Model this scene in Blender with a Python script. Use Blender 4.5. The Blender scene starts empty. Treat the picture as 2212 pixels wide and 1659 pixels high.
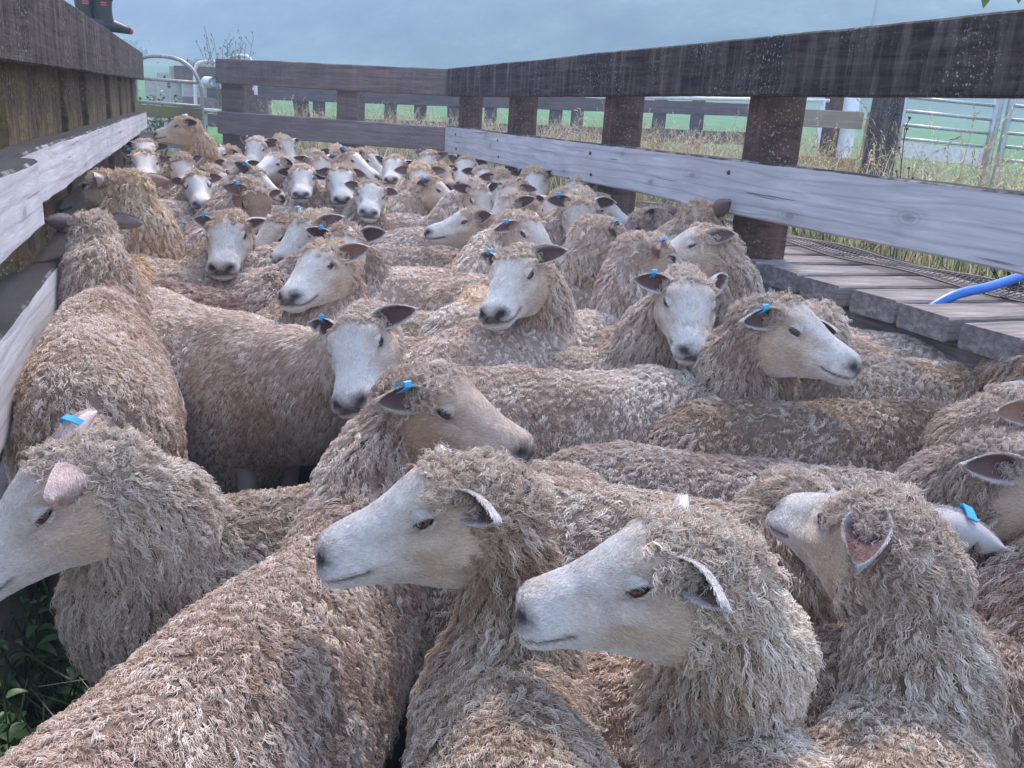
import bpy, math
import numpy as np

RNG = np.random.default_rng(7)
R_ = math.radians
col_main = bpy.context.scene.collection
scn = bpy.context.scene

# ------------------------------------------------------------------ camera, world, sun, exposure
CAM_R = [[0.937239, 0.045146, -0.345752], [-0.343289, 0.293275, -0.892268], [0.061118, 0.954962, 0.290367]]
CAM_LOC = (0.0, 0.0, 1.15)
cam_d = bpy.data.cameras.new('camera'); cam = bpy.data.objects.new('camera', cam_d); col_main.objects.link(cam)
from mathutils import Matrix, Vector
from mathutils.kdtree import KDTree
m3 = Matrix(CAM_R)
cam.matrix_world = Matrix.Translation(CAM_LOC) @ m3.to_4x4()
cam_d.sensor_width = 36.0; cam_d.lens = 36.0 * 1900.0 / 2212.0
cam_d.clip_start = 0.02; cam_d.clip_end = 2000.0
scn.camera = cam

SUN_EL, SUN_AZ = 52.0, 60.0            # compass azimuth measured from +X counter-clockwise
world = bpy.data.worlds.new('World'); scn.world = world; world.use_nodes = True
wn = world.node_tree.nodes; wl = world.node_tree.links
bg = wn['Background']; sky = wn.new('ShaderNodeTexSky'); sky.sky_type = 'NISHITA'; sky.sun_disc = False
sky.sun_elevation = R_(SUN_EL); sky.sun_rotation = R_(90.0 - SUN_AZ)
sky.air_density = 1.0; sky.dust_density = 1.0; sky.ozone_density = 1.5
hs = wn.new('ShaderNodeHueSaturation'); hs.inputs['Saturation'].default_value = .62
wl.new(sky.outputs[0], hs.inputs['Color']); wl.new(hs.outputs[0], bg.inputs[0]); bg.inputs[1].default_value = 0.10
sun_d = bpy.data.lights.new('sun', 'SUN'); sun = bpy.data.objects.new('sun', sun_d); col_main.objects.link(sun)
sun_d.energy = 1.5; sun_d.angle = R_(11.0); sun_d.color = (1.0, 0.89, 0.81)
sd = Vector((math.cos(R_(SUN_EL)) * math.cos(R_(SUN_AZ)), math.cos(R_(SUN_EL)) * math.sin(R_(SUN_AZ)), math.sin(R_(SUN_EL))))
sun.rotation_euler = sd.to_track_quat('Z', 'Y').to_euler(); sun.location = (0, 0, 30)
scn.view_settings.view_transform = 'Standard'; scn.view_settings.look = 'None'
scn.view_settings.gamma = 1.0; scn.view_settings.use_curve_mapping = False
scn.view_settings.exposure = 2.8
cy = scn.cycles
cy.use_denoising = True
cy.max_bounces = 5; cy.diffuse_bounces = 3; cy.glossy_bounces = 2; cy.transmission_bounces = 2
cy.transparent_max_bounces = 4; cy.volume_bounces = 1
cy.sample_clamp_indirect = 4.0
scn.cycles_curves.shape = 'RIBBONS'; scn.cycles_curves.subdivisions = 2

# ------------------------------------------------------------------ helpers
def unit(v):
    v = np.asarray(v, float)
    return v / np.maximum(np.linalg.norm(v, axis=-1, keepdims=True), 1e-9)

def sstep(a, b, x):
    t = np.clip((np.asarray(x, float) - a) / (b - a), 0, 1); return t * t * (3 - 2 * t)

def vnoise(P, scale=1.0, seed=0):
    """smooth value noise, -1..1"""
    P = np.asarray(P, float) * scale + seed * 17.13
    I = np.floor(P).astype(np.int64); f = P - I; f = f * f * (3 - 2 * f)
    def h(i, j, k):
        n = (i * 374761393 + j * 668265263 + k * 2147483647 + seed * 974711) & 0x7fffffff
        n = ((n ^ (n >> 13)) * 1274126177) & 0x7fffffff
        n = (n ^ (n >> 16)) & 0xffff
        return n / 32767.5 - 1.0
    i, j, k = I[..., 0], I[..., 1], I[..., 2]; x, y, z = f[..., 0], f[..., 1], f[..., 2]
    def L(a, b, t): return a + (b - a) * t
    return L(L(L(h(i, j, k), h(i + 1, j, k), x), L(h(i, j + 1, k), h(i + 1, j + 1, k), x), y),
             L(L(h(i, j, k + 1), h(i + 1, j, k + 1), x), L(h(i, j + 1, k + 1), h(i + 1, j + 1, k + 1), x), y), z)

def mesh_obj(name, V, F, mat=None, parent=None, loc=(0, 0, 0), col=None, smooth=True, link=True):
    me = bpy.data.meshes.new(name)
    V = np.asarray(V, float)
    me.from_pydata(V.tolist(), [], [list(map(int, f)) for f in F] if not isinstance(F, np.ndarray) else F.tolist())
    if col is not None:
        a = me.attributes.new('col', 'FLOAT_COLOR', 'POINT')
        c4 = np.ones((len(V), 4), np.float32); c4[:, :3] = col
        a.data.foreach_set('color', c4.ravel())
    if smooth:
        me.polygons.foreach_set('use_smooth', np.ones(len(me.polygons), bool))
    me.update()
    if mat: me.materials.append(mat)
    o = bpy.data.objects.new(name, me); o.location = loc
    if link: col_main.objects.link(o)
    if parent: o.parent = parent
    return o

def empty(name, loc=(0, 0, 0)):
    o = bpy.data.objects.new(name, None); col_main.objects.link(o); o.location = loc; return o

def tag(o, label=None, cat=None, group=None, kind=None):
    if label: o['label'] = label
    if cat: o['category'] = cat
    if group: o['group'] = group
    if kind: o['kind'] = kind
    return o

class MB:
    """collects pieces of one mesh"""
    def __init__(s): s.V = []; s.F = []; s.C = []; s.n = 0
    def add(s, V, F, c=None):
        V = np.asarray(V, float); s.V.append(V); s.F += [[int(i) + s.n for i in f] for f in F]
        s.C.append(np.broadcast_to(np.asarray(c if c is not None else (1, 1, 1), float), (len(V), 3))); s.n += len(V); return s
    def build(s, name, mat, parent=None, loc=(0, 0, 0), smooth=True, col=True):
        return mesh_obj(name, np.concatenate(s.V), s.F, mat, parent, loc, np.concatenate(s.C) if col else None, smooth)

def tube(pts, rad, seg=8, cap=True):
    pts = np.asarray(pts, float); n = len(pts); rad = np.broadcast_to(np.asarray(rad, float), (n,))
    T = unit(np.gradient(pts, axis=0)); ref = np.array([0, 0, 1.0]) if abs(T[0][2]) < .9 else np.array([1.0, 0, 0])
    A = unit(np.cross(T[0], ref)); V = []
    for i in range(n):
        A = unit(A - T[i] * np.dot(A, T[i])); B = np.cross(T[i], A)
        th = np.arange(seg) * 2 * math.pi / seg
        V.append(pts[i] + rad[i] * (np.cos(th)[:, None] * A + np.sin(th)[:, None] * B))
    V = np.concatenate(V); F = []
    for i in range(n - 1):
        for j in range(seg):
            a = i * seg + j; b = i * seg + (j + 1) % seg; F.append([a, b, b + seg, a + seg])
    if cap: F.append(list(range(seg))[::-1]); F.append([(n - 1) * seg + j for j in range(seg)])
    return V, F

def board(L, h, t, seed=0, rough=.004, n=None, ch=.006):
    """weathered plank along local x (0..L), height z (0..h), thickness y (0..t)"""
    n = n or max(4, int(L / .06)); r = np.random.default_rng(seed + 991)
    sec = np.array([[ch, 0], [t - ch, 0], [t, ch], [t, h * .33], [t, h * .66], [t, h - ch], [t - ch, h], [ch, h], [0, h - ch], [0, h * .66], [0, h * .33], [0, ch]])
    m = len(sec); xs = np.linspace(0, L, n + 1); V = []
    for i, x in enumerate(xs):
        P = np.column_stack([np.full(m, x), sec])
        q = np.column_stack([P[:, 0] * 1.7, P[:, 1] * 9, P[:, 2] * 9])
        P[:, 1] += rough * .6 * vnoise(q, 1.5, seed + 1); P[:, 2] += rough * vnoise(q, 1.0, seed + 2) + rough * .5 * vnoise(q * [9, 1, 1], 1.0, seed + 5)
        V.append(P)
    V = np.concatenate(V); F = []
    for i in range(n):
        for j in range(m):
            a = i * m + j; b = i * m + (j + 1) % m; F.append([a, a + m, b + m, b])
    F.append(list(range(m))); F.append([n * m + j for j in range(m)][::-1])
    return V, F

def board_obj(name, p0, p1, h, t, mat, parent, seed=0, rough=.004, side=1):
    """plank whose lower edge runs p0 -> p1 (world); thickness goes to the left of that direction when side=1"""
    p0 = np.array(p0, float); p1 = np.array(p1, float); d = p1 - p0; L = np.linalg.norm(d)
    V, F = board(L, h, t, seed, rough)
    if side < 0: V[:, 1] -= t
    o = mesh_obj(name, V, F, mat, None, smooth=False)
    x = d / L; z = np.array([0, 0, 1.0]); y = unit(np.cross(z, x)); z = np.cross(x, y)
    M = Matrix([[x[0], y[0], z[0], p0[0]], [x[1], y[1], z[1], p0[1]], [x[2], y[2], z[2], p0[2]], [0, 0, 0, 1]])
    if parent: o.parent = parent; o.matrix_basis = Matrix.Translation(parent.location).inverted() @ M
    else: o.matrix_world = M
    return o

def round_post(name, x, y, z0, z1, r, mat, parent, seed=0, lean=(0, 0)):
    n = 26; zs = np.linspace(z0, z1, n); seg = 28; th = np.arange(seg) * 2 * math.pi / seg; V = []
    for z in zs:
        t = (z - z0) / (z1 - z0); rr = r * (1.06 - .1 * t)
        q = np.column_stack([np.cos(th) * 2 + seed, np.sin(th) * 2, np.full(seg, z * 1.5)])
        rad = rr * (1 + .05 * vnoise(q, 1.2, seed) + .02 * vnoise(q * [4, 4, .6], 1.0, seed + 3))
        V.append(np.column_stack([x + rad * np.cos(th) + lean[0] * (z - z0), y + rad * np.sin(th) + lean[1] * (z - z0), np.full(seg, z)]))
    V = np.concatenate(V); F = []
    for i in range(n - 1):
        for j in range(seg):
            a = i * seg + j; b = i * seg + (j + 1) % seg; F.append([a, b, b + seg, a + seg])
    F.append([(n - 1) * seg + j for j in range(seg)]); F.append(list(range(seg))[::-1])
    V = V - np.array([x, y, z0])
    o = mesh_obj(name, V, F, mat, parent, smooth=True)
    o.location = np.array([x, y, z0]) - (np.array(parent.location) if parent else 0)
    return o

# ------------------------------------------------------------------ materials
def new_mat(name):
    m = bpy.data.materials.new(name); m.use_nodes = True
    return m, m.node_tree.nodes, m.node_tree.links, m.node_tree.nodes['Principled BSDF']

def node(nt, typ, **kw):
    n = nt.new(typ)
    for k, v in kw.items():
        if hasattr(n, k): setattr(n, k, v)
        else: n.inputs[k].default_value = v
    return n

def mixc(N, Lk, fac, a, b, blend='MIX'):
    m = N.new('ShaderNodeMix'); m.data_type = 'RGBA'; m.blend_type = blend
    for s, v in ((m.inputs[0], fac), (m.inputs[6], a), (m.inputs[7], b)):
        if hasattr(v, 'is_linked') or hasattr(v, 'links'): Lk.new(v, s)
        elif isinstance(v, (int, float)): s.default_value = v
        else: s.default_value = (*v, 1)
    return m.outputs[2]

def ramp(N, Lk, fac, stops):
    r = N.new('ShaderNodeValToRGB'); e = r.color_ramp.elements
    while len(e) < len(stops): e.new(.5)
    for el, (p, c) in zip(e, stops):
        el.position = p; el.color = (*c, 1) if not isinstance(c, (int, float)) else (c, c, c, 1)
    Lk.new(fac, r.inputs[0]); return r.outputs[0]

def noise_tex(N, Lk, vec, scale, detail=4, rough=.55, dist=0.0):
    n = N.new('ShaderNodeTexNoise'); n.inputs['Scale'].default_value = scale; n.inputs['Detail'].default_value = detail
    n.inputs['Roughness'].default_value = rough; n.inputs['Distortion'].default_value = dist
    if vec is not None: Lk.new(vec, n.inputs['Vector'])
    return n.outputs[0]

def mapping(N, Lk, scale=(1, 1, 1), loc=(0, 0, 0), gen='Object'):
    tc = N.new('ShaderNodeTexCoord'); mp = N.new('ShaderNodeMapping')
    mp.inputs['Scale'].default_value = scale; mp.inputs['Location'].default_value = loc
    Lk.new(tc.outputs[gen], mp.inputs['Vector']); return mp.outputs[0]

def wood(name, light, dark, streak=None, streak_amt=.4, grain=1.0, spots=None, moss=None, bump=.5, rings=True, rough=.85, grime=None):
    """weathered timber; local x is the length of the plank"""
    m, N, Lk, P = new_mat(name)
    v1 = mapping(N, Lk, (1.2, 9, 14)); v2 = mapping(N, Lk, (2.2, 2.2, 2.2)); v3 = mapping(N, Lk, (7, 7, .8))
    g = noise_tex(N, Lk, v1, 3.0 * grain, 7, .62, .6)
    c = ramp(N, Lk, g, [(.30, dark), (.5, tuple((a + b) / 2 for a, b in zip(light, dark))), (.68, light)])
    big = noise_tex(N, Lk, v2, 1.6, 3, .5)
    c = mixc(N, Lk, ramp(N, Lk, big, [(.35, 0.0), (.7, .6)]), c, dark)
    hgt = g
    if rings:
        w = N.new('ShaderNodeTexWave'); w.wave_type = 'BANDS'; w.bands_direction = 'Z'
        w.inputs['Scale'].default_value = 1.0; w.inputs['Distortion'].default_value = 8.0; w.inputs['Detail'].default_value = 2.0; w.inputs['Detail Scale'].default_value = .55
        vv = mapping(N, Lk, (1.5, 4.0, 7.5)); Lk.new(vv, w.inputs['Vector'])
        c = mixc(N, Lk, ramp(N, Lk, w.outputs[1], [(.0, .28), (.08, .10), (.2, 0.0), (1, 0.0)]), c, tuple(x * .45 for x in dark))
        tk_ = N.new('ShaderNodeTexCoord'); sk_ = N.new('ShaderNodeSeparateXYZ'); Lk.new(tk_.outputs['Object'], sk_.inputs[0]); ck_ = N.new('ShaderNodeCombineXYZ')
        for a_, b_, f_ in ((0, 0, 2.1), (2, 1, 4.6)):
            mk_ = N.new('ShaderNodeMath'); mk_.operation = 'MULTIPLY'; Lk.new(sk_.outputs[a_], mk_.inputs[0]); mk_.inputs[1].default_value = f_; Lk.new(mk_.outputs[0], ck_.inputs[b_])
        vk = ck_.outputs[0]; vo = N.new('ShaderNodeTexVoronoi'); vo.voronoi_dimensions = '2D'; vo.inputs['Scale'].default_value = 1.0; vo.inputs['Randomness'].default_value = .9
        Lk.new(vk, vo.inputs['Vector'])
        c = mixc(N, Lk, ramp(N, Lk, vo.outputs['Distance'], [(.0, .7), (.045, .5), (.06, .08), (.085, .32), (.10, .05), (.13, .16), (.16, 0.0)]), c, tuple(x * .5 for x in dark))
        vc = mapping(N, Lk, (.9, 3, 26)); cr = noise_tex(N, Lk, vc, 2.2, 3, .5, .3)
        c = mixc(N, Lk, ramp(N, Lk, cr, [(.30, .8), (.345, .0)]), c, tuple(x * .22 for x in dark))
    if streak:
        s = noise_tex(N, Lk, v3, 2.6, 5, .7)
        c = mixc(N, Lk, ramp(N, Lk, s, [(.48, 0.0), (.78, streak_amt)]), c, streak)
    if spots:
        vs = mapping(N, Lk, (1, 1, 1)); s2 = noise_tex(N, Lk, vs, 95, 3, .7); s3 = noise_tex(N, Lk, vs, 5, 2, .5)
        mu = N.new('ShaderNodeMath'); mu.operation = 'MULTIPLY'
        Lk.new(ramp(N, Lk, s2, [(.58, 0.0), (.68, .9)]), mu.inputs[0]); Lk.new(ramp(N, Lk, s3, [(.42, 0.0), (.62, 1.0)]), mu.inputs[1])
        c = mixc(N, Lk, mu.outputs[0], c, spots)
    if moss:
        vm = mapping(N, Lk, (1, 1, .7)); s4 = noise_tex(N, Lk, vm, 5.5, 4, .6)
        c = mixc(N, Lk, ramp(N, Lk, s4, [(.47, 0.0), (.66, .75)]), c, moss)
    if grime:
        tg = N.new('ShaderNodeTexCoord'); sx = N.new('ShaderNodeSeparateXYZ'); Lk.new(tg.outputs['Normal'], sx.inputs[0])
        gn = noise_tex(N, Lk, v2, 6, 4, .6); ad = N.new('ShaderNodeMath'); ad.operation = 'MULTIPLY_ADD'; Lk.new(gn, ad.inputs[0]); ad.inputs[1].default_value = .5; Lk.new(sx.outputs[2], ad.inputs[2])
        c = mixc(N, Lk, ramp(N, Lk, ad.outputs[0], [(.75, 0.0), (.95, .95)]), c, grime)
    Lk.new(c, P.inputs['Base Color']); P.inputs['Roughness'].default_value = rough
    P.inputs['Specular IOR Level'].default_value = .10
    b = N.new('ShaderNodeBump'); b.inputs['Strength'].default_value = bump; b.inputs['Distance'].default_value = .006
    Lk.new(hgt, b.inputs['Height']); Lk.new(b.outputs[0], P.inputs['Normal'])
    return m

M = {}
M['dark_rail'] = wood('dark stained timber', (.105, .072, .064), (.011, .008, .008), streak=(.33, .28, .26), streak_amt=.50, spots=(.45, .43, .42), rings=False)
M['dark_rail_back'] = wood('grey brown timber', (.25, .185, .165), (.105, .075, .068), streak=(.30, .26, .27), streak_amt=.3, spots=(.4, .36, .34), rings=False)
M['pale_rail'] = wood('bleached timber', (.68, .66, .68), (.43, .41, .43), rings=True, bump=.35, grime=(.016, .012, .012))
M['mid_rail'] = wood('grey timber', (.30, .245, .235), (.15, .115, .11), rings=False, spots=(.4, .36, .35))
M['post'] = wood('brown round timber', (.17, .10, .075), (.045, .028, .025), streak=(.26, .17, .12), streak_amt=.5, spots=(.42, .34, .28), rings=False, bump=.9)
M['slab'] = wood('mossy rough timber', (.21, .13, .07), (.04, .025, .018), streak=(.34, .25, .13), streak_amt=.4, spots=(.5, .46, .38), moss=(.20, .17, .05), rings=False, bump=.9)
M['far_wood'] = wood('distant fence timber', (.17, .125, .12), (.07, .05, .05), rings=False)
M['white_wood'] = wood('whitewashed timber', (.55, .55, .54), (.35, .35, .35), streak=(.25, .25, .25), rings=False)
M['yellow_wood'] = wood('new pine timber', (.50, .36, .17), (.36, .24, .11), rings=False)
M['tan_wood'] = wood('tan timber', (.42, .35, .28), (.26, .2, .16), rings=False)
M['deck'] = wood('walkway timber', (.40, .36, .35), (.13, .105, .10), streak=(.14, .11, .10), streak_amt=.5, grain=1.4, rings=False, bump=.8)
M['moss_board'] = wood('mossy board', (.26, .22, .12), (.13, .11, .06), moss=(.2, .18, .06), rings=False)

def simple(name, c, rough=.5, metal=0.0, var=.15, scale=8, spec=.5):
    m, N, Lk, P = new_mat(name); v = mapping(N, Lk); n = noise_tex(N, Lk, v, scale, 4, .6)
    cc = ramp(N, Lk, n, [(.3, tuple(x * (1 - var) for x in c)), (.7, tuple(min(1, x * (1 + var)) for x in c))])
    Lk.new(cc, P.inputs['Base Color']); P.inputs['Roughness'].default_value = rough; P.inputs['Metallic'].default_value = metal
    P.inputs['Specular IOR Level'].default_value = spec
    return m
M['galv'] = simple('galvanised steel', (.42, .43, .44), .45, .7, .25, 30)
M['galv_white'] = simple('pale galvanised steel', (.68, .69, .70), .5, .2, .12, 20)
M['gate_steel'] = simple('dull galvanised steel', (.33, .31, .31), .55, .5, .35, 45)
M['white_plastic'] = simple('white plastic', (.72, .76, .82), .4)
M['hose'] = simple('blue polythene', (.03, .16, .62), .35, 0, .1)
M['netting'] = simple('rusty wire', (.07, .06, .06), .6, .4)
M['tag'] = simple('blue plastic tag', (.03, .33, .62), .35, 0, .08)
M['rubber'] = simple('black rubber', (.035, .035, .04), .5, 0, .3)
M['red_rubber'] = simple('red rubber', (.55, .07, .07), .5)
M['cloth'] = simple('dark work cloth', (.05, .05, .055), .9, 0, .3, 40)
M['pole'] = simple('pole timber', (.2, .18, .17), .9)

def vcol_mat(name, rough=.8, noise=.12, nscale=60, bump=.3, bscale=260, spec=.3, trans=0.0):
    m, N, Lk, P = new_mat(name); a = N.new('ShaderNodeAttribute'); a.attribute_name = 'col'
    v = mapping(N, Lk); n = noise_tex(N, Lk, v, nscale, 5, .65)
    mm = mixc(N, Lk, 1.0, a.outputs[0], ramp(N, Lk, n, [(.25, 1 - noise * 2), (.75, 1.0)]), 'MULTIPLY')
    Lk.new(mm, P.inputs['Base Color']); P.inputs['Roughness'].default_value = rough; P.inputs['Specular IOR Level'].default_value = spec
    if bump:
        b = N.new('ShaderNodeBump'); b.inputs['Strength'].default_value = bump; b.inputs['Distance'].default_value = .002
        Lk.new(noise_tex(N, Lk, v, bscale, 3, .6), b.inputs['Height']); Lk.new(b.outputs[0], P.inputs['Normal'])
    if trans:
        P.inputs['Subsurface Weight'].default_value = trans; P.inputs['Subsurface Radius'].default_value = (.01, .005, .003)
    return m
M['skin'] = vcol_mat('sheep hide', .75, .10, 70, .35, 300, .25)
M['leaf'] = vcol_mat('leaf', .5, .15, 30, 0, spec=.4)
M['straw'] = vcol_mat('dry stalk', .8, .1, 20, 0)
M['eye'], _N, _L, _P = new_mat('sheep eye'); _a = _N.new('ShaderNodeAttribute'); _a.attribute_name = 'col'
_L.new(_a.outputs[0], _P.inputs['Base Color']); _P.inputs['Roughness'].default_value = .08; _P.inputs['Coat Weight'].default_value = 1.0; _P.inputs['Coat Roughness'].default_value = .03

def hair_mat(name, rough=.65, spec=.25):
    m, N, Lk, P = new_mat(name); a = N.new('ShaderNodeAttribute'); a.attribute_name = 'col'
    Lk.new(a.outputs[0], P.inputs['Base Color']); P.inputs['Roughness'].default_value = rough
    P.inputs['Specular IOR Level'].default_value = spec
    return m
M['wool'] = hair_mat('wool fibre', .8, .08)
M['fur'] = hair_mat('face fur', .6, .3)

# ------------------------------------------------------------------ setting: ground, hill, haze
def terrain_z(X, Y):
    d = Y * .93 + X * .36
    # ground outside the yards lies about half a metre above the pen floor
    z = .46 * np.maximum.reduce([sstep(2.5, 3.0, X), sstep(-.75, -1.3, X), sstep(8.1, 8.9, Y + .9 * np.clip(X, -.5, 2.0))])
    z = z + np.where(d > 16, (np.minimum(d, 300) - 16) * .045, 0.0)
    h0 = 105 - 45 * sstep(-25, 60, X)                    # the hill foot is nearer on the right
    e = np.maximum(d - h0, 0)
    z = z + 66 * (1 - np.exp(-e / 170)) * sstep(0, 25, e)
    P = np.stack([X, Y, X * 0], -1)
    z = z + sstep(5, 60, e) * (2.5 * vnoise(P, .02, 3) + 1.6 * vnoise(P, .05, 4) + 1.0 * vnoise(P, .12, 5))
    return z

def build_ground():
    u = np.concatenate([np.linspace(-400, -30, 50), np.linspace(-29, -3, 20), np.linspace(-2.8, 12, 75), np.linspace(12.5, 45, 40), np.linspace(46, 400, 110)])
    v = np.concatenate([np.linspace(-120, -6, 12), np.linspace(-5, 16, 85), np.linspace(16.5, 40, 40), np.linspace(41, 420, 130)])
    X, Y = np.meshgrid(u, v); Z = terrain_z(X, Y); nx, ny = len(u), len(v)
    V = np.column_stack([X.ravel(), Y.ravel(), Z.ravel()])
    i, j = np.meshgrid(np.arange(nx - 1), np.arange(ny - 1)); a = (j * nx + i).ravel()
    F = np.column_stack([a, a + 1, a + nx + 1, a + nx])
    m, N, Lk, P = new_mat('paddock and hill grass')
    vv = mapping(N, Lk); n1 = noise_tex(N, Lk, vv, .05, 6, .6); n2 = noise_tex(N, Lk, vv, .9, 8, .75)
    c = ramp(N, Lk, n2, [(.3, (.03, .10, .02)), (.5, (.06, .16, .03)), (.7, (.13, .21, .06))])
    hv = mapping(N, Lk, (.10, .10, .16)); n3 = noise_tex(N, Lk, hv, 1.0, 8, .72, 0.0)
    ch = ramp(N, Lk, n3, [(.34, (.03, .05, .045)), (.5, (.07, .11, .08)), (.68, (.17, .22, .16))])
    sx = N.new('ShaderNodeSeparateXYZ'); tc = N.new('ShaderNodeTexCoord'); Lk.new(tc.outputs['Object'], sx.inputs[0])
    mr = N.new('ShaderNodeMapRange'); mr.inputs[1].default_value = 2.2; mr.inputs[2].default_value = 5.0; Lk.new(sx.outputs[2], mr.inputs[0])
    c = mixc(N, Lk, mr.outputs[0], c, ch)
    cn = ramp(N, Lk, noise_tex(N, Lk, vv, 2.2, 6, .7), [(.3, (.07, .12, .025)), (.5, (.17, .20, .05)), (.7, (.34, .29, .12))])
    vl = N.new('ShaderNodeVectorMath'); vl.operation = 'LENGTH'; Lk.new(tc.outputs['Object'], vl.inputs[0])
    m4 = N.new('ShaderNodeMapRange'); m4.inputs[1].default_value = 15.5; m4.inputs[2].default_value = 11.0; Lk.new(vl.outputs['Value'], m4.inputs[0])
    c = mixc(N, Lk, m4.outputs[0], c, cn)
    Lk.new(c, P.inputs['Base Color']); P.inputs['Roughness'].default_value = .9; P.inputs['Specular IOR Level'].default_value = .15
    o = mesh_obj('ground', V, F, m); tag(o, kind='structure')
    # trampled earth under the pens
    V = np.array([[-1.5, -3, .004], [4.6, -3, .004], [3.2, 9.5, .004], [-1.5, 9.5, .004]])
    m2, N, Lk, P = new_mat('trampled earth'); vv = mapping(N, Lk); n = noise_tex(N, Lk, vv, 9, 6, .65)
    Lk.new(ramp(N, Lk, n, [(.3, (.025, .019, .014)), (.7, (.075, .058, .04))]), P.inputs['Base Color']); P.inputs['Roughness'].default_value = .95
    tag(mesh_obj('pen_floor', V, [[0, 1, 2, 3]], m2), kind='structure')

def build_haze():
    x0, x1, y0, y1, z0, z1 = -405, 405, -125, 425, -8, 92
    V = [[x, y, z] for z in (z0, z1) for y in (y0, y1) for x in (x0, x1)]
    F = [[0, 2, 3, 1], [4, 5, 7, 6], [0, 1, 5, 4], [2, 6, 7, 3], [0, 4, 6, 2], [1, 3, 7, 5]]
    m = bpy.data.materials.new('morning haze'); m.use_nodes = True; N = m.node_tree.nodes; Lk = m.node_tree.links
    N.remove(N['Principled BSDF']); pv = N.new('ShaderNodeVolumePrincipled')
    pv.inputs['Color'].default_value = (.55, .71, 1.0, 1); pv.inputs['Density'].default_value = HAZE
    pv.inputs['Anisotropy'].default_value = 0.0
    Lk.new(pv.outputs[0], N['Material Output'].inputs['Volume'])
    o = mesh_obj('haze', V, F, m, smooth=False); tag(o, kind='stuff')
HAZE = 0.0082

# ------------------------------------------------------------------ sheep
HX = np.array([-.094, -.075, -.05, -.02, 0, .03, .055, .085, .113, .139, .163, .181, .193, .201, .205])
HT = np.array([-.012, .018, .034, .046, .052, .056, .052, .036, .020, .006, -.001, -.007, -.013, -.021, -.036])
HB = np.array([-.052, -.085, -.100, -.114, -.120, -.121, -.112, -.099, -.090, -.084, -.081, -.079, -.076, -.069, -.053])
HW = np.array([.010, .040, .052, .060, .063, .066, .0655, .059, .0535, .0500, .0485, .0475, .0445, .037, .014])

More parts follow.
